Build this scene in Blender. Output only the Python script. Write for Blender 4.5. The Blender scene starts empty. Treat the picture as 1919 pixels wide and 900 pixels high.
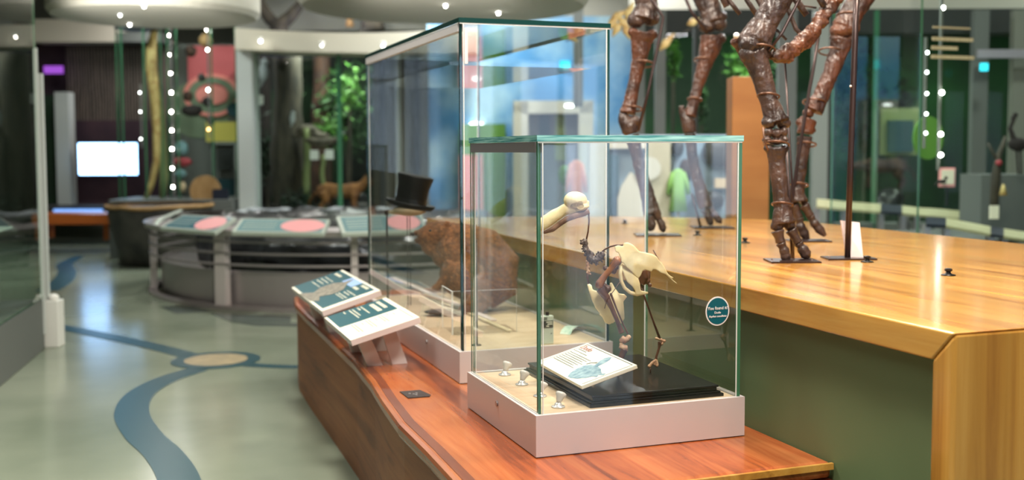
import bpy, bmesh, math, random
from mathutils import Vector, Matrix, noise
S = bpy.context.scene
COL = S.collection
random.seed(7)
PI = math.pi
R = math.radians

# ------------------------------------------------------------------ camera
FPX, CY = 2006.31, 411.16
YAW, PIT, ROL = R(19.8443), R(3.6847), R(-.1964)
EYE = Vector((0, 0, 1.25))
FW = Vector((math.sin(YAW)*math.cos(PIT), math.cos(YAW)*math.cos(PIT), -math.sin(PIT)))
_r0 = Vector((math.cos(YAW), -math.sin(YAW), 0)); _u0 = _r0.cross(FW)
RT = _r0*math.cos(ROL) + _u0*math.sin(ROL)
UP = -_r0*math.sin(ROL) + _u0*math.cos(ROL)
cd = bpy.data.cameras.new('camera'); cam = bpy.data.objects.new('camera', cd); COL.objects.link(cam)
cd.sensor_width = 36; cd.sensor_fit = 'HORIZONTAL'; cd.lens = FPX/1919*36
cd.shift_y = (CY-449.5)/1919
cam.matrix_world = Matrix(((RT.x, UP.x, -FW.x, 0), (RT.y, UP.y, -FW.y, 0), (RT.z, UP.z, -FW.z, 1.25), (0, 0, 0, 1)))
cd.clip_start = .05; cd.clip_end = 100
cd.dof.use_dof = True; cd.dof.focus_distance = 2.95; cd.dof.aperture_fstop = (cd.lens/1000)/.019
cd.dof.aperture_blades = 7
S.camera = cam

# ------------------------------------------------------------------ colour and world
S.view_settings.view_transform = 'Standard'; S.view_settings.look = 'None'
S.view_settings.gamma = 1; S.view_settings.use_curve_mapping = False
S.view_settings.exposure = 0.06
w = bpy.data.worlds.new('world'); S.world = w; w.use_nodes = True
w.node_tree.nodes['Background'].inputs[0].default_value = (.6, .65, .62, 1)
w.node_tree.nodes['Background'].inputs[1].default_value = .3
S.cycles.transparent_max_bounces = 48; S.cycles.max_bounces = 8
S.cycles.sample_clamp_indirect = 4
S.cycles.caustics_reflective = False; S.cycles.caustics_refractive = False

FH = Vector((math.sin(YAW), math.cos(YAW), 0)); RH = Vector((math.cos(YAW), -math.sin(YAW), 0)); ZV = Vector((0, 0, 1))

def W(l, d, z): return RH*l + FH*d + ZV*z

def area(name, loc, size, power, col=(1, .93, .84), target=None, shape='DISK', sy=None):
    l = bpy.data.lights.new(name, 'AREA'); l.energy = power; l.shape = shape; l.size = size; l.color = col
    if sy: l.size_y = sy
    o = bpy.data.objects.new(name, l); COL.objects.link(o); o.location = loc
    d = (Vector(target) - Vector(loc)) if target else Vector((0, 0, -1))
    o.rotation_euler = d.to_track_quat('-Z', 'Y').to_euler()
    return o
# track lights over the exhibits near the camera
area('track_light', (1.0, 1.5, 3.4), .5, 90, target=(1.3, 2.8, .6))
area('track_light', (2.3, 2.4, 3.4), .5, 90, target=(2.2, 3.0, .86), col=(1, .88, .72))
area('track_light', (.7, 4.2, 3.4), .5, 72, target=(1.1, 4.4, .6))
area('track_light', (2.5, 4.6, 3.4), .5, 40, target=(2.5, 4.4, 1.0), col=(1, .86, .7))
area('track_light', (1.4, .6, 2.6), .6, 32, target=(2.0, 3.0, .8))
area('track_light', (-.9, 3.8, 3.4), 2.2, 46, col=(.95, 1, .95))
# gallery lights further back
for l, d, p, c in ((-3, 8.4, 52, (.95, 1, .95)), (-1.0, 9.2, 42, (.95, 1, .97)), (-4.4, 11.6, 50, (.93, 1, .97)), (-1.6, 12.4, 90, (1, .97, .9)),
                   (1.2, 10.3, 110, (.95, .98, 1)), (4.0, 8.3, 35, (.95, 1, .93)), (6, 9.8, 30, (.95, 1, .93)), (2.2, 7.0, 45, (.95, .97, 1))):
    area('gallery_light', W(l, d, 3.5), .35, p, c)

# added fill spots without fixtures brighten the ceiling; hidden fill lamps brighten the backdrops
for l, d, p, z in ((-3.4, 8.5, 170, 1.9), (-.6, 7.4, 170, 1.9), (-2.0, 10.5, 120, 2.7), (3.2, 6.8, 120, 2.4)):
    ld = bpy.data.lights.new('ceiling_fill', 'SPOT'); ld.energy = p; ld.spot_size = R(56); ld.spot_blend = .6; ld.shadow_soft_size = .08; ld.color = (1, .98, .92)
    o = bpy.data.objects.new('ceiling_fill', ld); COL.objects.link(o); o.location = W(l, d, z)
    o.rotation_euler = (FH*math.cos(R(32))+ZV*math.sin(R(32))).to_track_quat('-Z', 'Y').to_euler()
area('gallery_light', W(-4.6, 14.4, 3.4), .8, 40, (1, .95, .95))  # added lamp that brightens the dark carved wall
for l, d, z, p, c in ((-2.2, 13.6, 2.8, 45, (.95, 1, .9)), (2.6, 11.0, 2.62, 30, (.9, 1, .85)), (5.0, 10.9, 2.62, 30, (.9, 1, .85)), (-.2, 11.9, 3.3, 75, (.92, .97, 1)), (1.9, 7.3, 2.6, 40, (1, 1, 1))):
    area('backdrop_fill', W(l, d, z), .4, p, c)

# ------------------------------------------------------------------ projection helpers
def ray(px, py): return RT*((px-959.5)/FPX) - UP*((py-CY)/FPX) + FW
def at(px, py, d): return EYE + ray(px, py)*d
def onz(px, py, z):
    v = ray(px, py); return EYE + v*((z-1.25)/v.z)
def depth(p): return (Vector(p)-EYE).dot(FW)

# ------------------------------------------------------------------ materials
def lin(c):
    return tuple(((v/255)/12.92 if v/255 <= .04045 else ((v/255+.055)/1.055)**2.4) for v in c) + (1,)

def mat(name, col, rough=.5, metal=0, spec=.5, col2=None, scale=8, stretch=(1, 1, 1), lo=.35, hi=.65, bump=0, coat=0, emis=0, sheen=0, detail=4, bscale=None, tex='noise'):
    m = bpy.data.materials.new(name); m.use_nodes = True; nt = m.node_tree; b = nt.nodes['Principled BSDF']
    b.inputs['Base Color'].default_value = lin(col); b.inputs['Roughness'].default_value = rough
    b.inputs['Metallic'].default_value = metal; b.inputs['Specular IOR Level'].default_value = spec
    b.inputs['Coat Weight'].default_value = coat; b.inputs['Coat Roughness'].default_value = .08
    b.inputs['Sheen Weight'].default_value = sheen
    if emis:
        b.inputs['Emission Color'].default_value = lin(col); b.inputs['Emission Strength'].default_value = emis
    if col2 is not None or bump:
        tc = nt.nodes.new('ShaderNodeTexCoord'); mp = nt.nodes.new('ShaderNodeMapping'); mp.inputs['Scale'].default_value = stretch
        nt.links.new(tc.outputs['Object'], mp.inputs[0])
        if tex == 'wave':
            n = nt.nodes.new('ShaderNodeTexWave'); n.inputs['Distortion'].default_value = 6; n.inputs['Detail'].default_value = 3
            n.inputs['Scale'].default_value = scale; fo = n.outputs['Fac']
        else:
            n = nt.nodes.new('ShaderNodeTexNoise'); n.inputs['Scale'].default_value = scale; n.inputs['Detail'].default_value = detail; fo = n.outputs['Fac']
        nt.links.new(mp.outputs[0], n.inputs[0])
        if col2 is not None:
            r = nt.nodes.new('ShaderNodeValToRGB'); r.color_ramp.elements[0].position = lo; r.color_ramp.elements[1].position = hi
            r.color_ramp.elements[0].color = lin(col); r.color_ramp.elements[1].color = lin(col2)
            nt.links.new(fo, r.inputs[0]); nt.links.new(r.outputs[0], b.inputs['Base Color'])
            if emis: nt.links.new(r.outputs[0], b.inputs['Emission Color'])
        if bump:
            bn = nt.nodes.new('ShaderNodeBump'); bn.inputs['Strength'].default_value = bump; bn.inputs['Distance'].default_value = .01
            if bscale:
                n2 = nt.nodes.new('ShaderNodeTexNoise'); n2.inputs['Scale'].default_value = bscale; nt.links.new(mp.outputs[0], n2.inputs[0]); fo = n2.outputs['Fac']
            nt.links.new(fo, bn.inputs['Height']); nt.links.new(bn.outputs[0], b.inputs['Normal'])
    return m

def wood(name, c1, c2, c3, axis, rough=.25, coat=.5, scale=1.0):
    """long grain along one axis: streaks plus fine pores"""
    m = bpy.data.materials.new(name); m.use_nodes = True; nt = m.node_tree; b = nt.nodes['Principled BSDF']
    tc = nt.nodes.new('ShaderNodeTexCoord'); mp = nt.nodes.new('ShaderNodeMapping')
    st = [14*scale]*3; st[axis] = .9*scale; mp.inputs['Scale'].default_value = st
    nt.links.new(tc.outputs['Object'], mp.inputs[0])
    n = nt.nodes.new('ShaderNodeTexNoise'); n.inputs['Scale'].default_value = 1.0; n.inputs['Detail'].default_value = 8; n.inputs['Roughness'].default_value = .62; n.inputs['Distortion'].default_value = .6
    nt.links.new(mp.outputs[0], n.inputs[0])
    r = nt.nodes.new('ShaderNodeValToRGB'); e = r.color_ramp.elements
    e[0].position = .34; e[0].color = lin(c3); e[1].position = .66; e[1].color = lin(c1)
    x = e.new(.48); x.color = lin(c2)
    nt.links.new(n.outputs['Fac'], r.inputs[0])
    mp2 = nt.nodes.new('ShaderNodeMapping'); st2 = [5*scale]*3; st2[axis] = .25; mp2.inputs['Scale'].default_value = st2
    nt.links.new(tc.outputs['Object'], mp2.inputs[0])
    n2 = nt.nodes.new('ShaderNodeTexNoise'); n2.inputs['Scale'].default_value = 1.6; n2.inputs['Detail'].default_value = 2; nt.links.new(mp2.outputs[0], n2.inputs[0])
    mr = nt.nodes.new('ShaderNodeMapRange'); mr.inputs['From Min'].default_value = .3; mr.inputs['From Max'].default_value = .7; mr.inputs['To Min'].default_value = .72; mr.inputs['To Max'].default_value = 1.12
    nt.links.new(n2.outputs['Fac'], mr.inputs[0])
    mx = nt.nodes.new('ShaderNodeVectorMath'); mx.operation = 'SCALE'
    nt.links.new(r.outputs[0], mx.inputs[0]); nt.links.new(mr.outputs[0], mx.inputs['Scale'])
    nt.links.new(mx.outputs[0], b.inputs['Base Color'])
    b.inputs['Roughness'].default_value = rough; b.inputs['Coat Weight'].default_value = coat; b.inputs['Coat Roughness'].default_value = .12
    return m

def glass(name, tint=(.972, .986, .98), refl=1.7, ior=1.5, rough=0.0):
    """thin architectural pane: what passes is tinted, the rest mirrors by the Fresnel law"""
    m = bpy.data.materials.new(name); m.use_nodes = True; nt = m.node_tree; nt.nodes.clear()
    o = nt.nodes.new('ShaderNodeOutputMaterial'); mix = nt.nodes.new('ShaderNodeMixShader')
    t = nt.nodes.new('ShaderNodeBsdfTransparent'); t.inputs[0].default_value = (*tint, 1)
    g = nt.nodes.new('ShaderNodeBsdfGlossy'); g.inputs['Roughness'].default_value = rough; g.inputs[0].default_value = (1, 1, 1, 1)
    f = nt.nodes.new('ShaderNodeFresnel'); f.inputs[0].default_value = ior
    ge = nt.nodes.new('ShaderNodeNewGeometry')
    s = nt.nodes.new('ShaderNodeMath'); s.operation = 'SUBTRACT'; s.inputs[0].default_value = 1; nt.links.new(ge.outputs['Backfacing'], s.inputs[1])
    k = nt.nodes.new('ShaderNodeMath'); k.operation = 'MULTIPLY'; nt.links.new(f.outputs[0], k.inputs[0]); nt.links.new(s.outputs[0], k.inputs[1])
    k2 = nt.nodes.new('ShaderNodeMath'); k2.operation = 'MULTIPLY'; k2.use_clamp = True; k2.inputs[1].default_value = refl; nt.links.new(k.outputs[0], k2.inputs[0])
    nt.links.new(k2.outputs[0], mix.inputs[0]); nt.links.new(t.outputs[0], mix.inputs[1]); nt.links.new(g.outputs[0], mix.inputs[2])
    nt.links.new(mix.outputs[0], o.inputs[0])
    return m

def lamp(name, col, e):
    m = bpy.data.materials.new(name); m.use_nodes = True; nt = m.node_tree; nt.nodes.clear()
    o = nt.nodes.new('ShaderNodeOutputMaterial'); em = nt.nodes.new('ShaderNodeEmission')
    em.inputs[0].default_value = lin(col); em.inputs[1].default_value = e; nt.links.new(em.outputs[0], o.inputs[0]); return m

M = dict(
 floor=mat('floor_terrazzo', (122, 132, 114), .19, col2=(146, 154, 135), scale=1.1, spec=.5),
 teal=mat('teal_inlay', (14, 68, 78), .3), tan=mat('tan_medallion', (176, 158, 122), .35, col2=(150, 136, 106), scale=14),
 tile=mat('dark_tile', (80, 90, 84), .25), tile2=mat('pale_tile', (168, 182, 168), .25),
 ceil=mat('ceiling_paint', (196, 192, 178), .9), ceil_dark=mat('ceiling_grey', (150, 152, 142), .9),
 wall=mat('wall_paint', (120, 122, 112), .9), walld=mat('wall_dark', (46, 50, 48), .8), cream=mat('cream_paint', (206, 200, 182), .8),
 white=mat('white_paint', (226, 226, 220), .5), post=mat('pale_post', (190, 196, 192), .5), lilac=mat('lilac_lit_soffit', (120, 120, 170), .7),
 alu=mat('pink_aluminium', (212, 203, 202), .4, .15), alud=mat('grey_strip', (122, 112, 110), .45, .3), steel=mat('brushed_steel', (176, 168, 168), .35, .6),
 edge=mat('glass_edge', (62, 112, 82), .15), edged=mat('glass_edge_dark', (12, 52, 48), .15), edgec=mat('glass_edge_cyan', (160, 212, 206), .12, col2=(62, 134, 132), scale=30, stretch=(.3, .3, 6)),
 bead=mat('white_bead', (236, 234, 230), .3), ply=mat('pale_deck', (212, 186, 156), .55, col2=(200, 172, 140), scale=5, stretch=(1, 10, 1)),
 black=mat('black_lacquer', (18, 17, 19), .3, coat=.1), blackm=mat('black_metal', (12, 12, 13), .35), blackf=mat('black_silk', (5, 5, 7), .5, spec=.3),
 green=mat('green_panel', (106, 124, 86), .55), greendk=mat('dark_green', (22, 40, 28), .7, col2=(30, 62, 34), scale=2),
 yellow=wood('honey_wood', (222, 168, 84), (206, 146, 64), (174, 114, 46), 1), yellowv=wood('honey_wood_upright', (216, 162, 80), (202, 144, 62), (172, 114, 48), 2),
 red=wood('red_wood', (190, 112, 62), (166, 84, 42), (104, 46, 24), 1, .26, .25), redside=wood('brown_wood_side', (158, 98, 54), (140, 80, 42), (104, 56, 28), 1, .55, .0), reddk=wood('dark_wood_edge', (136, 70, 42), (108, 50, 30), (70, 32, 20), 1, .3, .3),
 bone=mat('cast_ivory', (240, 222, 176), .5, col2=(226, 200, 148), scale=22, bump=.15), boneb=mat('brown_bone', (104, 66, 48), .38, col2=(70, 44, 34), scale=26, bump=.3),
 boned=mat('dark_vertebra', (92, 74, 66), .5, col2=(60, 46, 42), scale=60, bump=.3), bonep=mat('pale_bone', (196, 160, 124), .5, col2=(160, 112, 84), scale=50, bump=.2),
 elk=mat('elk_bone', (80, 61, 53), .38, col2=(44, 33, 30), scale=14, bump=.6, bscale=55, coat=.12), elkr=mat('elk_bone_red', (98, 58, 38), .4, col2=(54, 35, 28), scale=11, bump=.6, bscale=55, coat=.12),
 rod=mat('brown_rod', (62, 48, 46), .3, .5), wire=mat('brass_wire', (112, 84, 70), .35, .6),
 card=mat('cream_card', (238, 234, 214), .45), cardp=mat('pink_card_edge', (222, 204, 200), .45), cteal=mat('card_teal', (24, 82, 92), .4), ink=mat('ink_grey', (120, 116, 104), .5), inkred=mat('ink_red', (170, 110, 100), .5), txt=mat('cream_ink', (226, 220, 196), .5), gold=mat('tan_ink', (186, 176, 140), .5),
 blue=mat('ink_blue', (92, 124, 140), .5, col2=(150, 172, 180), scale=60), sky=mat('print_sky', (150, 180, 224), .5), rockp=mat('print_rock', (96, 92, 84), .5, col2=(150, 142, 126), scale=60), inkline=mat('ink_line', (70, 66, 60), .5),
 sticker=mat('sticker_teal', (12, 92, 104), .4), stwhite=mat('sticker_white', (244, 232, 228), .4), lampw=mat('lamp_shell', (214, 206, 200), .3), lampb=mat('lamp_base', (225, 222, 220), .15, .4),
 fur=mat('beaver_fur', (138, 84, 48), .85, col2=(92, 62, 42), scale=14, bump=.4, bscale=160, sheen=.2), furh=mat('beaver_hair', (176, 116, 68), .8, col2=(112, 74, 46), scale=70, lo=.4, hi=.6), furg=mat('hat_fur', (206, 184, 150), .8),
 dark=mat('dark_leather', (48, 36, 34), .6, bump=.3, scale=60), device=mat('device_plastic', (206, 212, 196), .45), note=mat('green_note', (150, 182, 160), .6, col2=(206, 214, 196), scale=40), notec=mat('note_back', (206, 186, 146), .6),
 stone=mat('dark_stone', (66, 64, 58), .55, col2=(34, 33, 31), scale=5, bump=.6), stone2=mat('grey_rock', (52, 54, 56), .3, col2=(20, 20, 22), scale=4, bump=.8), snow=mat('pale_rock', (170, 176, 178), .5, col2=(96, 100, 104), scale=7, bump=.8),
 pink=mat('panel_pink', (196, 96, 100), .7), pinkl=mat('panel_salmon', (232, 142, 132), .6), sage=mat('panel_sage', (112, 128, 104), .7), yel=mat('panel_yellow', (204, 192, 92), .7), sign_pink=mat('sign_pink', (244, 170, 172), .4),
 signb=mat('sign_blue', (40, 96, 112), .35), signc=mat('sign_cream', (186, 196, 186), .35), tusk=mat('tusk', (206, 184, 120), .5, col2=(176, 142, 84), scale=18),
 wavy=mat('carved_wood', (30, 26, 24), .6, col2=(104, 92, 82), scale=1.3, stretch=(6, 6, 1), tex='wave', bump=.4), plum=mat('plum_wall', (44, 26, 38), .7, col2=(62, 40, 48), scale=3), bench=mat('orange_bench', (176, 92, 36), .4),
 bark=mat('bark', (78, 72, 60), .9, col2=(50, 48, 42), scale=4, stretch=(4, 4, 1), bump=.8), leaf=mat('leaf_green', (44, 86, 34), .6, col2=(24, 52, 26), scale=3), leafd=mat('leaf_dark', (22, 44, 26), .6), leafb=mat('leaf_bright', (84, 138, 44), .6, col2=(50, 96, 34), scale=3),
 cougar=mat('tan_fur', (140, 92, 46), .85, col2=(104, 66, 34), scale=12), beast=mat('dark_fur', (34, 28, 26), .9), brownb=mat('brown_hide', (74, 48, 32), .8, col2=(48, 32, 24), scale=9), plume=mat('grey_plume', (120, 112, 98), .8, col2=(74, 68, 60), scale=12), whiteb=mat('white_plume', (190, 196, 200), .8),
 mural=mat('sky_mural', (84, 146, 196), .8, col2=(178, 210, 224), scale=1.6, lo=.38, hi=.66), reflection_pale=mat('low_reflection', (126, 150, 168), .8, col2=(154, 172, 182), scale=1.5), olive=mat('olive_panel', (134, 146, 96), .7),
 board=mat('orange_board', (164, 112, 58), .55, col2=(150, 98, 48), scale=2, stretch=(1, 1, 4)), dtree=mat('deep_wood_mural', (18, 26, 22), .8, col2=(40, 78, 40), scale=1.6, lo=.45, hi=.75), gmural=mat('green_mural', (26, 50, 32), .8, col2=(40, 92, 46), scale=.9, lo=.4, hi=.75), tealm=mat('teal_mural', (30, 70, 78), .7),
 orange=mat('orange_cloth', (226, 140, 100), .8), gcoat=mat('lime_cloth', (142, 190, 104), .8), wall2=mat('grey_glazing_bar', (96, 100, 96), .6), navy=mat('navy_sign', (24, 32, 48), .5), frame=mat('grey_frame', (142, 148, 142), .5), limeg=mat('lime_panel', (86, 136, 48), .6), redd=mat('red_part', (150, 50, 58), .6), cyan=mat('cyan_cloth', (104, 140, 144), .7), kraft=mat('wood_round', (170, 136, 90), .6, col2=(150, 116, 70), scale=10),
 jawb=mat('jaw_brown', (150, 114, 92), .45, col2=(98, 68, 54), scale=34, bump=.3), glassr=glass('front_glass', (.95, .98, .96), .15), boneo=mat('orbit_tan', (206, 176, 112), .6, col2=(176, 146, 88), scale=60), bay=mat('bay_paint', (104, 104, 92), .8, col2=(72, 76, 68), scale=1.5, stretch=(3, 3, .5)), rail=mat('rail_cream', (176, 172, 134), .5), femb=mat('orange_bone', (150, 92, 46), .38, col2=(104, 60, 34), scale=30, bump=.3),
 glass=glass('clear_glass', refl=1.3), glassb=glass('acrylic', (.985, .99, .985), 1.2), glassg=glass('green_glass', (.93, .97, .95), .55), glasst=glass('tower_glass', (.88, .93, .90), .7),
 screen=lamp('screen_glow', (160, 205, 255), 7), led=lamp('led_white', (255, 250, 240), 40), leda=lamp('led_amber', (255, 190, 120), 14), leds=lamp('led_soft', (235, 240, 235), 12), violet=lamp('violet_glow', (170, 90, 220), .9), cyanl=lamp('exit_glow', (60, 230, 250), 2.0), veil_glow=lamp('veil_glow_pane', (205, 225, 255), 3.6), bluel=lamp('blue_glow', (130, 180, 255), 1.4),
)

# ------------------------------------------------------------------ mesh builder
class MB:
    def __init__(s): s.b = bmesh.new()
    def face(s, vs, mi=0):
        f = s.b.faces.new(vs); f.material_index = mi; return f
    def obox(s, c, ax, h, mi=0, edge=None):
        """box with centre, three axes and half sizes; edge=(thin axis, index) gives the rim faces another material"""
        c = Vector(c); ax = [Vector(a).normalized() for a in ax]
        v = {}
        for i in (-1, 1):
            for j in (-1, 1):
                for k in (-1, 1): v[i, j, k] = s.b.verts.new(c + ax[0]*h[0]*i + ax[1]*h[1]*j + ax[2]*h[2]*k)
        q = [((-1, -1, -1), (-1, 1, -1), (1, 1, -1), (1, -1, -1), 2), ((-1, -1, 1), (1, -1, 1), (1, 1, 1), (-1, 1, 1), 2),
             ((-1, -1, -1), (1, -1, -1), (1, -1, 1), (-1, -1, 1), 1), ((-1, 1, -1), (-1, 1, 1), (1, 1, 1), (1, 1, -1), 1),
             ((-1, -1, -1), (-1, -1, 1), (-1, 1, 1), (-1, 1, -1), 0), ((1, -1, -1), (1, 1, -1), (1, 1, 1), (1, -1, 1), 0)]
        for a, b_, c_, d, n in q:
            m = mi
            if edge and n != edge[0]: m = edge[1]
            s.face([v[a], v[b_], v[c_], v[d]], m)
        return s
    def box(s, x0, x1, y0, y1, z0, z1, mi=0, edge=None):
        return s.obox(((x0+x1)/2, (y0+y1)/2, (z0+z1)/2), ((1, 0, 0), (0, 1, 0), (0, 0, 1)), ((x1-x0)/2, (y1-y0)/2, (z1-z0)/2), mi, edge)
    def tube(s, pts, rad, seg=12, mi=0, flat=1.0, jit=0, caps=True, closed=False):
        pts = [Vector(p) for p in pts]; n = len(pts)
        if not hasattr(rad, '__len__'): rad = [rad]*n
        rings = []; ref = None
        for i, p in enumerate(pts):
            if closed: t = (pts[(i+1) % n]-pts[i-1]).normalized()
            else: t = (pts[min(i+1, n-1)]-pts[max(i-1, 0)]).normalized()
            if ref is None:
                ref = FW.cross(t)
                if ref.length < .05: ref = UP.cross(t)
            a = (ref - t*ref.dot(t)).normalized(); ref = a; b_ = t.cross(a)
            ring = []
            for k in range(seg):
                an = 2*PI*k/seg; r = rad[i]*(1+jit*(random.random()-.5))
                ring.append(s.b.verts.new(p + a*math.cos(an)*r + b_*math.sin(an)*r*flat))
            rings.append(ring)
        m = n if closed else n-1
        for i in range(m):
            A, B = rings[i], rings[(i+1) % n]
            for k in range(seg): s.face([A[k], A[(k+1) % seg], B[(k+1) % seg], B[k]], mi)
        if caps and not closed:
            s.face(rings[0][::-1], mi); s.face(rings[-1], mi)
        return s
    def ball(s, c, r, seg=14, rings=9, mi=0, jit=0, ax=None):
        c = Vector(c); r = r if hasattr(r, '__len__') else (r, r, r); ax = ax or (RT, FW, UP)
        pt = lambda x, y, z: s.b.verts.new(c + ax[0]*x*r[0] + ax[1]*y*r[1] + ax[2]*z*r[2])
        rows = []
        for i in range(1, rings):
            th = PI*i/rings; row = []
            for k in range(seg):
                ph = 2*PI*k/seg; q = 1+jit*(random.random()-.5)
                row.append(pt(math.sin(th)*math.cos(ph)*q, math.sin(th)*math.sin(ph)*q, math.cos(th)*q))
            rows.append(row)
        top, bot = pt(0, 0, 1), pt(0, 0, -1)
        for k in range(seg):
            s.face([top, rows[0][k], rows[0][(k+1) % seg]], mi); s.face([bot, rows[-1][(k+1) % seg], rows[-1][k]], mi)
        for i in range(len(rows)-1):
            for k in range(seg): s.face([rows[i][k], rows[i+1][k], rows[i+1][(k+1) % seg], rows[i][(k+1) % seg]], mi)
        return s
    def lathe(s, c, prof, seg=24, mi=0, ax=None, cap=True, a0=0, a1=2*PI):
        c = Vector(c); X, Y, Z = ax or (Vector((1, 0, 0)), Vector((0, 1, 0)), ZV); full = abs(a1-a0-2*PI) < 1e-6
        n = seg if full else seg+1; rows = []
        for r, z in prof:
            rows.append([s.b.verts.new(c + X*r*math.cos(a0+(a1-a0)*k/seg) + Y*r*math.sin(a0+(a1-a0)*k/seg) + Z*z) for k in range(n)])
        for i in range(len(rows)-1):
            for k in range(seg):
                k2 = (k+1) % n
                s.face([rows[i][k], rows[i][k2], rows[i+1][k2], rows[i+1][k]], mi)
        if cap and full:
            s.face(rows[0][::-1], mi); s.face(rows[-1], mi)
        return s
    def prism(s, pts, ext, mi=0, mi_side=None):
        pts = [Vector(p) for p in pts]; ext = Vector(ext); ms = mi if mi_side is None else mi_side
        A = [s.b.verts.new(p) for p in pts]; B = [s.b.verts.new(p+ext) for p in pts]; n = len(pts)
        s.face(A[::-1], mi); s.face(B, mi)
        for i in range(n): s.face([A[i], A[(i+1) % n], B[(i+1) % n], B[i]], ms)
        return s
    def build(s, name, mats, parent=None, smooth=False, bevel=0, remesh=0, post=None, loc=None, smooth_it=0, keep=False):
        me = bpy.data.meshes.new(name)
        if not keep: bmesh.ops.recalc_face_normals(s.b, faces=s.b.faces[:])
        s.b.to_mesh(me); s.b.free()
        mats = mats if isinstance(mats, (list, tuple)) else [mats]
        for m in mats: me.materials.append(M[m] if isinstance(m, str) else m)
        o = bpy.data.objects.new(name, me); COL.objects.link(o)
        if remesh:
            md = o.modifiers.new('join', 'REMESH'); md.mode = 'VOXEL'; md.voxel_size = remesh; md.use_smooth_shade = True
            if smooth_it:
                sm = o.modifiers.new('soft', 'SMOOTH'); sm.iterations = smooth_it; sm.factor = .5
            dg = bpy.context.evaluated_depsgraph_get(); dg.update()
            me2 = bpy.data.meshes.new_from_object(o.evaluated_get(dg)); o.modifiers.clear(); o.data = me2; bpy.data.meshes.remove(me)
            me = me2; me.name = name
            if not me.materials:
                for m in mats: me.materials.append(M[m] if isinstance(m, str) else m)
            smooth = True
        if post: post(me)
        if smooth:
            for p in me.polygons: p.use_smooth = True
        if bevel:
            bv = o.modifiers.new('bevel', 'BEVEL'); bv.width = bevel; bv.segments = 2; bv.limit_method = 'ANGLE'; bv.angle_limit = R(40)
        if parent is not None:
            o.parent = parent; o.matrix_parent_inverse = Matrix.Translation(-Vector(parent.location))
            if parent.type == 'MESH' : o.matrix_parent_inverse = Matrix.Identity(4)
        return o

def sub(o, parent):      # hang a mesh built in world coordinates under a part
    o.parent = parent; o.matrix_parent_inverse = Matrix.Identity(4)
    if parent.parent is not None: o.matrix_parent_inverse = Matrix.Identity(4)
    return o

def tag(o, label, cat, group=None, kind=None):
    if label: o['label'] = label
    if cat: o['category'] = cat
    if group: o['group'] = group
    if kind: o['kind'] = kind
    return o
def thing(name, label, cat, loc, group=None):
    o = bpy.data.objects.new(name, None); COL.objects.link(o); o.location = loc; o.empty_display_size = .1
    return tag(o, label, cat, group)
def struct(o): o['kind'] = 'structure'; return o

def text_mesh(name, body, size, O, U, V, m, parent=None, align='CENTER', ext=.0004, shear=0, bold=0):
    c = bpy.data.curves.new(name, 'FONT'); c.body = body; c.size = size; c.align_x = align; c.align_y = 'CENTER'; c.extrude = ext; c.shear = shear; c.offset = bold
    o = bpy.data.objects.new(name, c); COL.objects.link(o)
    dg = bpy.context.evaluated_depsgraph_get(); dg.update()
    me = bpy.data.meshes.new_from_object(o.evaluated_get(dg)); bpy.data.objects.remove(o)
    U = Vector(U).normalized(); V = Vector(V).normalized(); N = U.cross(V)
    mt = Matrix(((U.x, V.x, N.x, O[0]), (U.y, V.y, N.y, O[1]), (U.z, V.z, N.z, O[2]), (0, 0, 0, 1)))
    me.transform(mt); me.materials.clear(); me.materials.append(M[m])
    o = bpy.data.objects.new(name, me); COL.objects.link(o)
    if parent is not None: o.parent = parent; o.matrix_parent_inverse = Matrix.Translation(-Vector(parent.location)) if parent.type == 'EMPTY' else Matrix.Identity(4)
    return o

def slab(mb, x0, x1, y0, y1, d, th, mi=0):
    """upright box square to the gallery's long axis, spanning a patch of view at distance d"""
    ym = (y0+y1)/2; xm = (x0+x1)/2; a, b_ = ath(x0, ym, d), ath(x1, ym, d); zt, zb = ath(xm, y0, d).z, ath(xm, y1, d).z
    zb = max(zb, .0)
    c = (a+b_)/2; c.z = (zt+zb)/2
    mb.obox(c + FH*th/2, (RH, FH, ZV), ((b_-a).length/2, th/2, (zt-zb)/2), mi); return mb
def ath(px, py, d):
    v = ray(px, py); return EYE + v*(d/v.dot(FH))
def zof(py, d): return ath(959, py, d).z

# ------------------------------------------------------------------ room shell
struct(MB().obox(W(1.5, 6, -.05), (RH, FH, ZV), (12.5, 12.5, .05)).build('floor', 'floor'))
struct(MB().obox(W(1.5, 6, 3.85), (RH, FH, ZV), (12.5, 12.5, .05)).build('ceiling', 'ceil_dark'))
struct(MB().obox(W(1.5, 18, 1.9), (RH, FH, ZV), (12.5, .1, 1.9)).build('wall_back', 'wall'))
struct(MB().obox(W(-10.9, 6, 1.9), (RH, FH, ZV), (.1, 12.4, 1.9)).build('wall_left', 'wall'))
struct(MB().obox(W(13.9, 6, 1.9), (RH, FH, ZV), (.1, 12.4, 1.9)).build('wall_right', 'wall'))
wf = struct(MB().obox(W(1.5, -6.4, 1.9), (RH, FH, ZV), (12.5, .1, 1.9)).build('wall_front', 'cream'))
# added glowing panes behind the camera, unseen, mirrored as a veil in the cases
for i, lx in enumerate((7.0, 9.2, 11.4)):
    mb = MB(); mb.obox(W(lx, -6.27, 1.4), (RH, FH, ZV), (.85, .02, 1.25)); g = struct(mb.build('window_%d' % (i+1), 'veil_glow'))
    mb = MB()
    for q in (-.9, .9, 0): mb.obox(W(lx+q, -6.22, 1.4), (RH, FH, ZV), (.05 if q else .03, .05, 1.3))
    for z in (.14, 2.7): mb.obox(W(lx, -6.22, z), (RH, FH, ZV), (.95, .05, .06))
    struct(mb.build('trim_%d' % (i+1), 'cream'))

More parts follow.
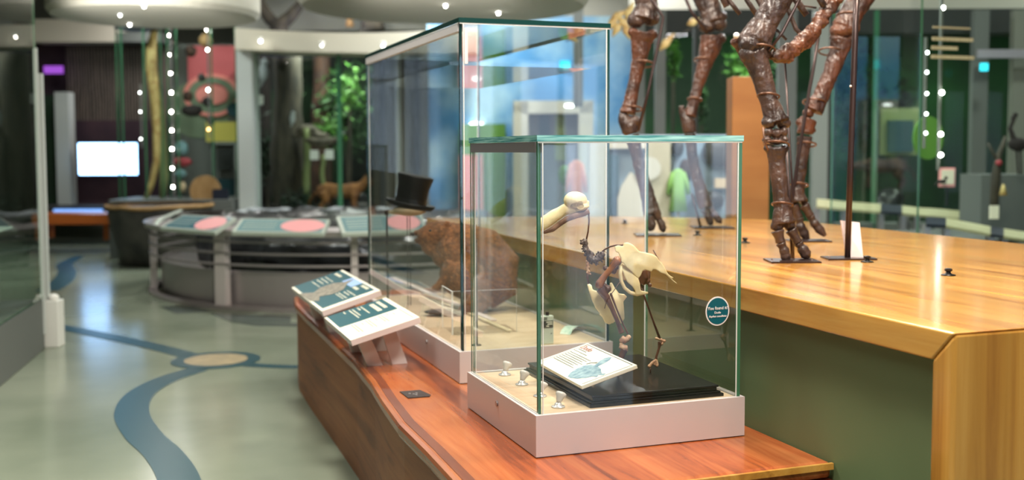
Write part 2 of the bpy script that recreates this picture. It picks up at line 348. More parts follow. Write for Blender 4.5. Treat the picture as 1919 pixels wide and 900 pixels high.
# ------------------------------------------------------------------ floor inlays
def ribbon(name, pts, wid, m, z=.003):
    """flat strip on the floor through floor points"""
    P = [onz(*p, 0) for p in pts]; n = len(P)
    # catmull-rom
    Q = []; Wd = []
    for i in range(n-1):
        p0, p1, p2, p3 = P[max(i-1, 0)], P[i], P[i+1], P[min(i+2, n-1)]
        for k in range(8):
            t = k/8; Q.append(.5*((2*p1)+(p2-p0)*t+(2*p0-5*p1+4*p2-p3)*t*t+(3*p1-p0-3*p2+p3)*t**3)); Wd.append(wid[i]*(1-t)+wid[i+1]*t)
    Q.append(P[-1]); Wd.append(wid[-1])
    b = MB(); L = []
    for i, p in enumerate(Q):
        t = (Q[min(i+1, len(Q)-1)]-Q[max(i-1, 0)]).normalized(); nn = Vector((-t.y, t.x, 0))
        L.append([b.b.verts.new(p+nn*Wd[i]/2+ZV*z), b.b.verts.new(p-nn*Wd[i]/2+ZV*z), b.b.verts.new(p-nn*Wd[i]/2), b.b.verts.new(p+nn*Wd[i]/2)])
    for i in range(len(L)-1):
        for k in range(4): b.face([L[i][k], L[i][(k+1) % 4], L[i+1][(k+1) % 4], L[i+1][k]])
    return struct(b.build(name, m))
ribbon('trim_4', [(85, 608), (160, 622), (260, 643), (345, 664), (380, 676)], [.13]*5, 'teal')
ribbon('trim_5', [(372, 692), (310, 712), (262, 740), (247, 775), (268, 815), (305, 850), (332, 890), (345, 940)], [.13, .14, .15, .16, .16, .155, .155, .155], 'teal')
ribbon('trim_6', [(455, 683), (500, 686), (560, 688)], [.09]*3, 'teal')
ribbon('trim_7', [(88, 545), (115, 528), (126, 510), (122, 495), (150, 480)], [.2, .2, .18, .16, .12], 'teal')
dc = onz(405, 675, 0)
struct(MB().lathe(dc, [(.26, 0), (.26, .004), (.16, .0045), (.16, 0)], 48, cap=False).build('trim_8', 'teal'))
md = MB().lathe(dc, [(.185, .0), (.185, .0055)], 48).build('floor_medallion', 'tan'); tag(md, 'round tan medallion ringed in teal set in the floor', 'medallion')
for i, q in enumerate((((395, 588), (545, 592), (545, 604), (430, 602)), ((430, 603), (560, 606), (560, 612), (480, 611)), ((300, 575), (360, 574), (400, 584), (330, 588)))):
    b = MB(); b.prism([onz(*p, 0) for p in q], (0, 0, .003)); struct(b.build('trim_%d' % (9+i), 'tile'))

# ------------------------------------------------------------------ ceiling pieces
def disc_ceiling(i, px, d, z, r, thick=.35):
    c = W((px-959.5)/FPX*d, d, z)
    struct(MB().lathe(c, [(r-.04, 0), (r, .05), (r, thick), (r-.1, thick)], 64).build('ceiling_disc_%d' % i, 'ceil', smooth=False))
disc_ceiling(1, 300, 10.6, zof(52, 11.6), 1.0); disc_ceiling(2, 835, 9.6, zof(44, 10.8), 1.28)
def downlight(px, py, d, grp, lab, m='led', r=.012, dz=.02):
    p = onz(px, py, d) if d < 5 else at(px, py, d); t = thing('downlight', lab, 'ceiling light', p, grp)
    MB().lathe(p, [(.03, -.002), (.03, .03), (.018, .035)], 16).build('housing', 'white', t)
    MB().ball(p-ZV*.012, r*1.0, 10, 7).build('bulb', m, t)
G = 'round downlights in the pale ceiling and header'
Z1, Z2 = zof(52, 11.6)-.004, zof(44, 10.8)-.004
for px, py, d, lab in ((270, 9, Z1, 'bright downlight in the ceiling disc at upper left, nearest the frame top'), (225, 26, Z1, 'dim downlight in the ceiling disc, leftmost'),
                  (243, 44, Z1, 'downlight close to the far rim of the left ceiling disc'), (488, 75, 12.2, 'downlight on the cream header above the white post'),
                  (603, 83, 12.2, 'dim downlight on the middle of the cream header'), (718, 83, 12.0, 'downlight on the cream header beside the tall case'),
                  (934, 22, Z2, 'downlight in the ceiling disc behind the tall case'), (835, 8, Z2, 'downlight near the top edge above the tall case')):
    downlight(px, py, d, None, lab, 'leds' if 'dim' in lab else 'led')

# ------------------------------------------------------------------ far left: carved wall, niche, screen, bench
struct(slab(MB(), 60, 220, 35, 78, 15, .4).build('wall_header', 'cream'))
struct(slab(MB(), 205, 300, 60, 78, 15, .4).build('trim_12', 'wall2'))
struct(slab(MB(), 128, 330, 76, 400, 15.4, .3).build('wall_carved', 'wavy'))
struct(slab(MB(), 128, 330, 225, 420, 15.3, .1).build('wall_plum', 'plum'))
struct(slab(MB(), 60, 130, 76, 420, 15.6, .2).build('wall_niche', 'plum'))
struct(slab(MB(), 84, 106, 178, 400, 15.2, .1).build('wall_niche_panel', 'greendk'))
struct(slab(MB(), 105, 131, 172, 405, 14.9, .2).build('wall_post', 'post'))
o = slab(MB(), 82, 116, 123, 137, 15.1, .05).build('niche_light', 'violet'); tag(o, 'short violet glowing strip in the dark niche', 'light')
t = thing('display_screen', 'bright white flat screen on the dark plum wall', 'screen', at(200, 328, 14.8))
slab(MB(), 143, 258, 264, 331, 14.86, .06).build('casing', 'blackm', t)
slab(MB(), 147, 256, 268, 327, 14.83, .03).build('screen_panel', 'screen', t)
t = thing('orange_bench', 'orange wooden bench beyond the left glass tower', 'bench', onz(150, 450, 0))
slab(MB(), 60, 205, 401, 420, 13.2, .5).build('seat', 'bench', t)
for px in (66, 194): slab(MB(), px, px+10, 420, 449, 13.3, .4).build('leg', 'bench', t)
o = MB(); slab(o, 60, 330, 386, 402, 14.4, .6); b = o.build('low_plinth', 'stone'); tag(b, 'low dark ledge under the bright screen', 'ledge')
o = slab(MB(), 100, 190, 392, 400, 14.3, .05).build('blue_strip_light', 'bluel'); tag(o, 'thin blue glowing strip along the dark ledge', 'light')

# ------------------------------------------------------------------ left glass tower
X0, Y1 = -.5, 7.35
t = thing('glass_tower', 'tall floor standing glass showcase cut by the left frame edge', 'showcase', (-1.2, 6.3, 0))
p0, p1 = Vector((-.665, 6.1, 0)), Vector((-.50, 7.35, 0)); u = (p1-p0).normalized(); nrm = Vector((u.y, -u.x, 0)); p0 = p1-u*2.6
mid = (p0+p1)/2
MB().obox(mid-nrm*.6+ZV*.16, (u, nrm, ZV), (1.3, .59, .16)).build('plinth', 'wall2', t, bevel=.005)
MB().obox(mid-nrm*.012+ZV*1.9, (u, nrm, ZV), (1.295, .006, 1.57), 0, (1, 1)).build('side_pane', ['glasst', 'edge'], t)
MB().obox(p1-nrm*.6-u*.012+ZV*1.9, (nrm, u, ZV), (.58, .006, 1.57), 0, (1, 1)).build('end_pane', ['glasst', 'edge'], t)
MB().obox(p1-nrm*.01-u*.004+ZV*1.0, (u, nrm, ZV), (.012, .012, .9)).build('corner_bead', 'post', t)
MB().obox(mid-nrm*.22-u*.1+ZV*1.75, (u, nrm, ZV), (1.15, .02, 1.42)).build('inner_panel', 'wall', t)
MB().obox(mid-nrm*.19+u*.3+ZV*1.75, (u, nrm, ZV), (.12, .012, 1.42)).build('inner_strip', 'frame', t)
MB().obox(p1-nrm*.3-u*.35+ZV*1.5, (u, nrm, ZV), (.04, .04, 1.2)).build('inner_post', 'wall2', t)
MB().obox(mid-nrm*.1+u*.2+ZV*.82, (u, nrm, ZV), (.5, .06, .006)).build('label_panel', 'signc', t)
t = thing('white_post', 'slim white post on a square block beside the left glass tower', 'post', onz(103, 645, 0))
c = onz(103, 648, 0); dd = depth(c)
MB().obox(c+ZV*.15, (RH, FH, ZV), (.046, .05, .15)).build('block', 'white', t, bevel=.004)
MB().ball(c+ZV*.315, (.035, .035, .025)).build('finial', 'white', t, True)
MB().obox(c-RH*.04+ZV*1.0, (RH, FH, ZV), (.014, .014, .75)).build('shaft', 'post', t)

# ------------------------------------------------------------------ stone tub
cx = onz(285, 500, 0); cx = cx + FH*.3
t = thing('stone_tub', 'dark rough stone tub beside the round railing', 'tub', cx)
def rough(me, amp=.03, sc=4):
    for v in me.vertices:
        n = noise.noise_vector(v.co*sc); v.co += n*amp
zt = zof(383, depth(cx)-.3)
MB().lathe(cx, [(.38, 0), (.43, .03), (.47, .2), (.52, .4), (.56, zt-.06), (.57, zt-.02)], 40, cap=True).build('basin', 'stone', t, True, post=lambda me: rough(me, .03, 5))
MB().lathe(cx, [(.555, zt-.02), (.58, zt-.03), (.585, zt+.005), (.555, zt+.01)], 40, cap=False).build('rim', 'kraft', t, True, post=lambda me: rough(me, .015, 5))
# grey ledge carrying the tall specimen cases
t = thing('case_plinth', 'long grey ledge under the tall specimen cases', 'ledge', at(330, 400, 10.9))
b = MB(); slab(b, 205, 438, 374, 520, 12.5, .95); b.build('body', 'wall2', t, bevel=.01)

# ------------------------------------------------------------------ tall specimen cases with tusk
def curved_case(name, label, px0, px1, py0, py1, d, bulge, ringm, m='glassg'):
    c = ath((px0+px1)/2, (py0+py1)/2, d); r = (px1-px0)/2*d/FPX; z0, z1 = zof(py1, d-.3), zof(py0, d)
    t = thing(name, label, 'showcase', (c.x, c.y, z0)); cc = Vector((c.x, c.y, 0)) + FH*r*.6
    ax = (RH, -FH, ZV)
    b = MB(); seg = 20
    for rr in (r, ): b.lathe(cc, [(rr, z0), (rr, z1)], seg, ax=ax, cap=False, a0=0, a1=PI)
    b.build('curved_pane', m, t, keep=True)
    MB().lathe(cc, [(r*.2, z1), (r*1.03, z1), (r*1.03, z1+.12), (r*.2, z1+.12)], 32, ax=ax, cap=False).build('top_ring', ringm, t)
    for a in (.02, .33, .66, .98):
        q = cc + ax[0]*r*math.cos(PI*a) + ax[1]*r*math.sin(PI*a)
        MB().obox(q+ZV*(z0+z1)/2, (RH, FH, ZV), (.008, .008, (z1-z0)/2)).build('upright', 'edge', t)
    return t, cc, r, z0, z1
tA = curved_case('specimen_case', 'tall curved glass case holding a long pale tusk', 213, 296, 50, 374, 12.8, .5, 'wall2')
tB = curved_case('specimen_case', 'tall curved glass case with stacked specimens and light strips', 305, 434, 8, 374, 12.8, .5, 'stone')
o = MB().tube([at(272, 375, 12.95), at(284, 345, 12.95), at(294, 300, 12.95), at(295, 240, 12.95), at(291, 180, 12.95), at(284, 130, 12.95), at(284, 90, 12.95), at(290, 55, 12.95)],
              [.03, .035, .045, .055, .06, .065, .065, .04], 14, jit=.12).build('long_tusk', 'tusk', smooth=True); tag(o, 'long curved pale tusk standing upright in glass', 'tusk')
o = MB().tube([at(304, 375, 13.0), at(308, 330, 13.0), at(303, 250, 13.0), at(301, 180, 13.0)], [.03, .05, .05, .02], 10, jit=.5).build('mossy_branch', 'olive', smooth=True); tag(o, 'mossy upright branch behind the pale tusk', 'branch')
def strip(pts, d, lab, amb=(), soft=False, gr=None):
    p0, p1 = at(*pts[0], d), at(*pts[-1], d); t = thing('light_strip', lab, 'light strip', p1, gr)
    MB().obox((p0+p1)/2+FH*.03, (RH, FH, ZV), (.008, .008, abs(p0.z-p1.z)/2+.1)).build('rail', 'wall2', t)
    for i, p in enumerate(pts): MB().ball(at(*p, d), .0135 if not soft else .010, 10, 7).build('bulb', 'leda' if i in amb else ('leds' if soft else 'led'), t)
strip([(318, 66), (319, 102), (320, 137), (321, 173), (321, 209), (322, 244), (322, 279), (323, 315), (324, 350)], 12.5, 'vertical strip of nine white lights in the stacked specimen case')
strip([(388, 56), (389, 93), (390, 168), (391, 242)], 12.5, 'vertical strip of four lights beside the pink panel', amb=(3,))
strip([(262, 173), (263, 209), (264, 260)], 12.4, 'dim strip of three lights left of the tusk', soft=True)
def specimen(px, py, r, m, lab, d=10.55, fl=1.0, name='specimen'):
    p = at(px, py, d); o = MB().ball(p, (r*fl, r*.8, r), 10, 8, jit=.25).build(name, m, smooth=True); tag(o, lab, 'specimen')
for a in ((357, 95, .07, 'brownb', 'brown feathered specimen high in the stacked case'), (378, 145, .05, 'stone', 'small dark specimen under the top brown one'), (352, 180, .06, 'brownb', 'brown specimen near the pink swirl'),
          (385, 75, .08, 'kraft', 'tan specimen beside the upper light strip'), (360, 207, .07, 'beast', 'dark wide specimen on the middle shelf', 1.9), (388, 190, .06, 'beast', 'dark lumpy specimen right of the middle shelf'),
          (395, 225, .06, 'brownb', 'brown specimen just below the swirl', .8), (340, 278, .09, 'cyan', 'pale rounded specimen above the red one', .9), (341, 303, .055, 'redd', 'flat red specimen in the lower case', 2.2), (338, 325, .05, 'cyan', 'teal specimen beneath the red one', 1.4), (342, 350, .06, 'furg', 'cream tapering specimen at the case bottom', .7)):
    specimen(a[0], a[1], a[2], a[3], a[4], 12.75, a[5] if len(a) > 5 else 1, 'shelf_specimen')
for py in (212, 262, 300):
    pass
o = MB().lathe(at(385, 357, 12.6), [(.001, -.02), (.18, -.02), (.18, .02), (.001, .02)], 32, ax=(RH, ZV, FH)).build('wood_round', 'kraft'); tag(o, 'round slice of pale wood standing at the case foot', 'wood slice')
o = slab(MB(), 398, 428, 354, 374.3, 12.52, .02).build('navy_label', 'navy'); tag(o, 'small navy sign block on the grey ledge', 'sign')

# pink panel wall
t = thing('pink_panel', 'pink wall panel with a sage swirl and yellow block', 'wall panel', at(395, 388, 13.6))
slab(MB(), 322, 452, 82, 395, 13.6, .1).build('backing', 'wall2', t)
MB().lathe(ath(372, 205, 13.59), [(.40, 0), (.001, 0)], 32, ax=(RH, ZV*.9, -FH), cap=False).build('sage_field', 'sage', t)
slab(MB(), 352, 452, 85, 192, 13.57, .04).build('pink_field', 'pink', t)
sc = at(398, 178, 13.5)
b = MB(); b.lathe(sc, [(.30, 0), (.36, 0), (.36, .03), (.30, .03)], 32, ax=(RH, ZV*.75, -FH), cap=False); b.lathe(sc, [(.17, 0), (.17, .03)], 32, ax=(RH*1.2, ZV*.7, -FH)); b.build('salmon_swirl', 'pinkl', t)
MB().lathe(sc, [(.19, -.005), (.29, -.005), (.29, .02), (.19, .02)], 32, ax=(RH*1.1, ZV*.8, -FH), cap=False).build('sage_swirl', 'sage', t)
MB().lathe(at(441, 205, 13.5), [(.1, 0), (.1, .03)], 24, ax=(RH, ZV*.9, -FH)).build('teal_dot', 'tealm', t)
slab(MB(), 386, 454, 228, 265, 13.5, .05).build('yellow_block', 'yel', t)
t = thing('framed_niche', 'tall grey framed opening below the yellow block', 'frame', at(422, 390, 13.45))
b = MB(); slab(b, 398, 402, 266, 388, 13.4, .1); slab(b, 440, 447, 266, 388, 13.4, .1); slab(b, 398, 447, 266, 270, 13.4, .1); b.build('surround', 'frame', t)
slab(MB(), 408, 434, 278, 318, 13.45, .03).build('dark_print', 'walld', t); slab(MB(), 408, 440, 335, 366, 13.45, .03).build('teal_print', 'tealm', t)

# ------------------------------------------------------------------ diorama window
struct(slab(MB(), 445, 474, 88, 392, 12.6, .35).build('wall_jamb', 'post'))
b = MB(); tp, bt = [], []
for k in range(25):       # header with a gently curved lip
    x = 440 + k*19; tp.append(ath(x, 52+9*math.sin(k/24*PI), 12.4)); bt.append(ath(x, 92+7*math.sin(min(1, k/16)*PI*.5), 12.4))
b.prism(tp+bt[::-1], FH*.5)
struct(b.build('wall_diorama_header', 'cream'))
struct(slab(MB(), 474, 640, 84, 97, 12.9, .6).build('trim_13', 'lilac'))  # pale soffit; the purple light on it is put into its colour
struct(slab(MB(), 440, 860, -90, 56, 14.6, .2).build('wall_gallery_upper', 'ceil_dark'))
struct(slab(MB(), 470, 700, 92, 480, 15.2, .1).build('wall_diorama_back', 'dtree'))
struct(slab(MB(), 470, 700, 392, 470, 12.7, .1).build('wall_diorama_sill', 'walld'))
o = slab(MB(), 476, 700, 96, 392, 12.75, .012).build('window_4', 'glassg'); struct(o)
b = MB(); slab(b, 632, 640, 96, 392, 12.7, .03); struct(b.build('trim_14', 'edge'))
def trunk(px, py0, py1, wpx, d, m='bark', lab=None, lean=0, name='tree_trunk'):
    r = wpx/2*d/FPX; P = []; Rr = []
    for i in range(9):
        t_ = i/8; P.append(at(px+lean*t_+random.uniform(-2, 2), py1+(py0-py1)*t_, d)); Rr.append(r*(1.25-.3*t_)*random.uniform(.92, 1.08))
    o = MB().tube(P, Rr, 14, jit=.12).build(name, m, smooth=True); tag(o, lab, 'tree'); return o
trunk(540, 90, 400, 52, 13.6, lab='thick grey tree trunk in the diorama window')
trunk(602, 90, 400, 34, 14.4, lab='dark tree trunk behind the perched bird', m='brownb')
trunk(497, 90, 400, 20, 14.6, lab='slim dark trunk at the diorama left edge', m='beast')
trunk(575, 240, 400, 12, 13.3, lab='thin mossy stem beside the grey trunk', m='olive'); trunk(605, 290, 400, 9, 13.2, lab='thin mossy stem under the two plaques', m='olive')
def bush(px, py, rx, ry, d, m, n=260, ls=.05, name='shrub', lab='', cat='shrub'):
    c = at(px, py, d); t = thing(name, lab, cat, c-ZV*ry*d/FPX)
    b = MB(); k = d/FPX
    for i in range(n):
        a = Vector((random.gauss(0, .45), random.gauss(0, .45), random.gauss(0, .45)))
        p = c + RH*a.x*rx*k + ZV*a.z*ry*k + FH*a.y*rx*k*.5
        u_ = Vector((random.gauss(0, 1), random.gauss(0, 1), random.gauss(0, 1))).normalized(); v_ = u_.orthogonal().normalized(); s_ = ls*random.uniform(.6, 1.3)
        vs = [b.b.verts.new(p-u_*s_), b.b.verts.new(p+v_*s_*.35), b.b.verts.new(p+u_*s_), b.b.verts.new(p-v_*s_*.35)]; b.face(vs)
    b.build('foliage', m, t, keep=True)
    MB().tube([Vector((c.x, c.y, 0)), c-ZV*ry*k*.3, c+ZV*ry*k*.4], [.02, .015, .008], 6).build('stem', 'bark', t)
bush(650, 200, 60, 75, 14.2, 'leaf', 500, .06, lab='green conifer foliage in the diorama right half')
bush(655, 170, 26, 36, 13.7, 'leafb', 160, .05, lab='bright leafy spray lit near the diorama glass')
bush(615, 240, 30, 30, 13.8, 'leafb', 140, .05, lab='bright low leaves behind the perched bird')
bush(500, 290, 28, 60, 14.2, 'leafd', 260, .06, lab='dark green undergrowth behind the white post')
bush(560, 375, 40, 22, 13.2, 'leafd', 220, .05, lab='dark fern clump at the foot of the trunk')
def bird(px, py, s_, d, m, lab, flip=1, name='mounted_bird'):
    k = d/FPX; c = at(px, py, d); t = thing(name, lab, 'bird', c-ZV*s_*k)
    b = MB(); b.ball(c, (s_*.45*k, s_*.4*k, s_*.8*k), 12, 9); b.ball(c+ZV*s_*.85*k+RH*flip*s_*.1*k, s_*.36*k, 12, 9); b.tube([c-ZV*s_*.4*k, c-ZV*s_*1.3*k-RH*flip*s_*.3*k], [s_*.25*k, s_*.08*k], 8)
    b.tube([c+ZV*s_*.85*k+RH*flip*s_*.3*k, c+ZV*s_*.78*k+RH*flip*s_*.65*k], [s_*.12*k, s_*.02*k], 8)
    b.build('body', m, t, remesh=max(.008, s_*k*.09)); return t
bird(494, 135, 22, 13.5, 'whiteb', 'white owl perched high at the diorama left')
bird(548, 222, 12, 13.0, 'whiteb', 'small white bird clinging to the grey trunk')
o = MB(); k = 13.4/FPX; c = at(577, 245, 13.4); o.ball(c, (20*k, 14*k, 13*k)); o.ball(c+RH*18*k-ZV*10*k, (24*k, 12*k, 8*k)); o.tube([c-RH*30*k-ZV*12*k, c], [3*k, 9*k]); b = o.build('mounted_grouse', 'plume', remesh=.02); tag(b, 'grey brown bird spread on a stump in the diorama', 'bird')
o = MB(); k = 13.3/FPX; o.tube([at(572, 262, 13.3), at(600, 268, 13.3), at(632, 262, 13.3)], [6*k, 9*k, 6*k]); b = o.build('mossy_log', 'plume', smooth=True); tag(b, 'short pale log beneath the grey brown bird', 'log')
for px, py, lab in ((485, 187, 'small white plaque under the white owl'), (589, 290, 'left of two small white plaques above the cougar'), (617, 289, 'right of two small white plaques above the cougar')):
    o = slab(MB(), px-8, px+8, py-9, py+9, 12.95, .01).build('plaque', 'white'); tag(o, lab, 'plaque')
def beast(px, py, L, H, d, m, lab, face=1, name='mounted_animal', headup=.6, cat='animal', legs=True, tail=True):
    """quadruped: deep chest, narrower belly, jointed legs, head on a neck"""
    k = d/FPX; g = at(px, py, d); t = thing(name, lab, cat, g); b = MB(); l = L*k; h = H*k
    P = lambda x, z, y=0: g + RH*face*x*l + ZV*z*h + FH*y*l
    b.tube([P(-.46, .70), P(-.3, .74), P(0, .70), P(.25, .72), P(.36, .74)], [.10*l, .155*l, .14*l, .17*l, .12*l], 12, flat=.8)
    b.tube([P(.3, .76), P(.44, .76+.25*headup), P(.5, .8+.35*headup)], [.13*l, .09*l, .09*l], 12)
    b.ball(P(.52, .8+.36*headup), (.105*l, .09*l, .09*l)); b.tube([P(.54, .79+.34*headup), P(.66, .70+.34*headup)], [.07*l, .045*l], 10)
    for s_ in (-1, 1): b.tube([P(.47, .88+.42*headup, .05*s_), P(.47, 1.0+.42*headup, .06*s_)], [.03*l, .01*l], 6)
    for s_ in (-.09, .09):
        b.tube([P(.27, .65, s_), P(.25, .38, s_), P(.28, .2, s_), P(.27, .04, s_), P(.31, .02, s_)], [.085*l, .055*l, .045*l, .04*l, .04*l], 8)
        b.tube([P(-.36, .68, s_), P(-.28, .42, s_), P(-.40, .24, s_), P(-.36, .04, s_), P(-.32, .02, s_)], [.11*l, .075*l, .045*l, .04*l, .04*l], 8)
    if tail: b.tube([P(-.5, .68), P(-.62, .45), P(-.64, .2)], [.03*l, .025*l, .02*l], 8)
    b.build('body', m, t, remesh=max(.012, .028*l)); return t
beast(640, 402, 95, 62, 13.1, 'cougar', 'tan cougar standing on pale rock in the diorama', 1, 'cougar')
o = MB(); k = 13.3/FPX; c = at(672, 385, 13.3); o.ball(c, (28*k, 18*k, 26*k), jit=.15); o.ball(c+RH*10*k, (22*k, 16*k, 22*k), jit=.2); b = o.build('dark_boulder', 'stone2', remesh=.04); tag(b, 'dark rounded boulder beside the tan cougar', 'rock')
o = MB()
for i in range(16): o.ball(at(455+i*20, 398+random.uniform(-4, 5), 12.3), (20*.006, .12, 8*.006), 10, 7, jit=.4)
b = o.build('pale_rock_ledge', 'snow', remesh=.03); tag(b, 'jagged pale rock ledge running below the diorama glass', 'rock')
# antlers and trunk above the header
t = thing('forked_branch', 'dark forked branch standing above the cream header', 'branch', at(520, 50, 13.6))
MB().tube([at(472, -30, 13.6), at(488, 10, 13.6), at(505, 35, 13.6), at(522, 50, 13.6), at(545, 30, 13.6), at(565, 5, 13.6), at(575, -35, 13.6)], [.06, .07, .08, .11, .08, .06, .05], 10, jit=.15).build('fork', 'bark', t, True)
MB().tube([at(522, 42, 13.6), at(522, 58, 13.6)], [.09, .13], 10).build('stub', 'bark', t, True)
trunk(700, -40, 56, 34, 13.6, lab='square cut dark trunk rising above the header', m='bark')
o = MB().tube([at(655, 28, 13.8), at(655, 50, 13.8)], [.03, .06], 8).build('small_finial', 'kraft', smooth=True); tag(o, 'tiny tan finial on the shelf above the header', 'ornament')

# ------------------------------------------------------------------ round railing exhibit
rc = W(-1.42, 10.15, 0); RR = 1.92
t = thing('round_railing', 'round steel railing with horizontal bars around a dark rock', 'railing', rc)
aX = (RH, -FH, ZV); A0, A1 = R(-35), R(215)
zr = zof(431, 8.3)
MB().lathe(rc, [(RR-.05, 0), (RR+.02, 0), (RR+.02, .03), (RR-.05, .035)], 72, ax=aX, cap=False, a0=A0, a1=A1).build('foot_ring', 'steel', t)
MB().lathe(rc, [(RR-.10, 0), (RR-.09, .30), (RR-.11, .30)], 72, ax=aX, cap=False, a0=A0, a1=A1).build('kick_panel', 'steel', t)
MB().lathe(rc, [(RR-.08, zr-.05), (RR+.04, zr-.045), (RR+.05, zr), (RR-.18, zr+.02)], 72, ax=aX, cap=False, a0=A0, a1=A1).build('top_rail', 'steel', t)
for z in (.36, .45, .54):
    MB().lathe(rc, [(RR-.01, z-.008), (RR+.008, z-.008), (RR+.008, z+.008), (RR-.01, z+.008), (RR-.01, z-.008)], 72, ax=aX, cap=False, a0=A0, a1=A1).build('bar', 'steel', t)
for a, wd in ((163, .05), (118, .055), (84, .025), (58, .05), (25, .05)):
    q = rc + aX[0]*(RR-.03)*math.cos(R(a)) + aX[1]*(RR-.03)*math.sin(R(a)); tg = (-aX[0]*math.sin(R(a)) + aX[1]*math.cos(R(a)))
    MB().obox(q+ZV*(zr/2-.02), (tg, ZV, tg.cross(ZV)), (wd, zr/2-.02, .03)).build('stanchion', 'alu', t)
o = MB()
for i in range(14):
    a = i/14*2*PI; o.ball(rc+Vector((math.cos(a)*1.05, math.sin(a)*1.05, .33)), (.5, .5, .33), 12, 8, jit=.35)
o.ball(rc+ZV*.3, (1.3, 1.3, .36)); b = o.build('dark_rock', 'stone2', remesh=.06); tag(b, 'huge dark glossy rock inside the round railing', 'rock')
def sign_on_rail(corners, lab, d=None, ellipse=(.5, .98), grp=None, body='signb', face='signc'):
    """tilted reading panel given by four corners: near-left, near-right, far-right, far-left"""
    nl, nr, fr, fl = corners; t = thing('reading_panel', lab, 'information panel', (nl+nr)/2, grp)
    n = (nr-nl).cross(fl-nl).normalized()
    if n.z < 0: n = -n
    P = lambda u, v, h=0: nl + (nr-nl)*u + (fl-nl)*v*(1-u) + (fr-nr)*v*u + n*h
    MB().prism([P(0, 0, -.03), P(1, 0, -.03), P(1, 1, -.03), P(0, 1, -.03)], n*.03).build('board', face, t)
    MB().prism([P(.04, .08), P(.97, .08), P(.97, .92), P(.04, .92)], n*.002).build('print_field', body, t)
    pts = [P((ellipse[0]+ellipse[1])/2+(ellipse[1]-ellipse[0])/2*math.cos(a), .5+.44*math.sin(a), .002) for a in [2*PI*i/24 for i in range(24)]]
    MB().prism(pts, n*.002).build('pink_oval', 'sign_pink', t)
    b = MB()
    for r_ in range(4):
        v = .25+.15*r_; b.prism([P(.08, v, .002), P(ellipse[0]-.05, v, .002), P(ellipse[0]-.05, v+.03, .002), P(.08, v+.03, .002)], n*.002)
    b.build('text_lines', 'signc', t)
def rp(px, py, z): return onz(px, py, z)
z0, z1 = zr+.01, zr+.13
def rail_sign(q, lab, **k):
    (a, b_, c, d) = q; dn = (depth(onz(*a, z0))+depth(onz(*b_, z0)))/2
    nl, nr = onz(*a, z0), onz(*b_, z0)
    fl = at(*d, depth(nl)+.22); fr = at(*c, depth(nr)+.22)
    sign_on_rail((nl, nr, fr, fl), lab, **k)
rail_sign(((300, 426), (402, 434), (442, 407), (343, 402)), 'tilted panel with pink oval at the left end of the railing', body='signb')
rail_sign(((434, 434), (606, 437), (618, 411), (452, 409)), 'tilted pale panel with pink oval in the middle of the railing', body='cyan')
rail_sign(((642, 437), (800, 431), (790, 400), (630, 405)), 'tilted panel with pink oval seen through the tall case', body='cyan', ellipse=(.55, .95))
rail_sign(((288, 420), (322, 404), (338, 392), (298, 408)), 'small pale panel at the far left behind the railing', body='sage', ellipse=(.6, .9))

# ------------------------------------------------------------------ behind the big case: sky mural, portal
struct(slab(MB(), 802, 1192, 30, 480, 13.0, .1).build('wall_sky_mural', 'mural'))
struct(slab(MB(), 700, 803, 92, 480, 12.9, .2).build('wall_grey_bay', 'bay'))
for i, px in enumerate((712, 742, 778)): struct(slab(MB(), px, px+9, 92, 480, 12.82, .08).build('trim_%d' % (50+i), 'frame' if i == 1 else 'walld'))
struct(slab(MB(), 862, 1230, -60, 32, 13.2, .2).build('wall_mural_upper', 'ceil'))
struct(slab(MB(), 1075, 1093, -30, 200, 11.5, .1).build('column', 'wall2'))
t = thing('cream_portal', 'cream framed portal in front of the blue sky mural', 'portal', onz(1040, 420, 0)*0+at(1040, 420, 11))
b = MB(); slab(b, 962, 990, 190, 470, 12.4, .25); slab(b, 1085, 1112, 190, 470, 12.4, .25); slab(b, 962, 1112, 188, 212, 12.4, .25); b.build('surround', 'cream', t)
slab(MB(), 988, 1088, 210, 470, 12.6, .05).build('back_panel', 'wall2', t)
slab(MB(), 1010, 1030, 215, 260, 12.57, .03).build('teal_print', 'tealm', t); slab(MB(), 1040, 1060, 215, 300, 12.57, .03).build('olive_print', 'olive', t)
o = slab(MB(), 862, 948, 232, 520, 12.75, .2).build('lime_block', 'limeg'); tag(o, 'lime green block beside the cream portal', 'block')
o = slab(MB(), 862, 905, 290, 520, 12.5, .2).build('salmon_column', 'pinkl'); tag(o, 'salmon coloured column behind the tall case', 'column')
for px, py, lab in ((893, 233, 'glowing oval lamp beside the portal, lower one'), (893, 147, 'glowing round lamp beside the portal, upper one'), (1068, 198, 'long glowing lamp on top of the portal')):
    dl = 12.97 if px < 1000 else 12.42; k = dl/FPX; o = MB().ball(ath(px, py, dl), (14*k if py > 160 else 8*k, .03, 4*k)).build('oval_lamp', 'leds', smooth=True); tag(o, lab, 'lamp')
o = slab(MB(), 1050, 1068, 114, 130, 12.94, .06).build('exit_sign_glow', 'cyanl'); tag(o, 'small cyan glowing square on the sky mural', 'light')

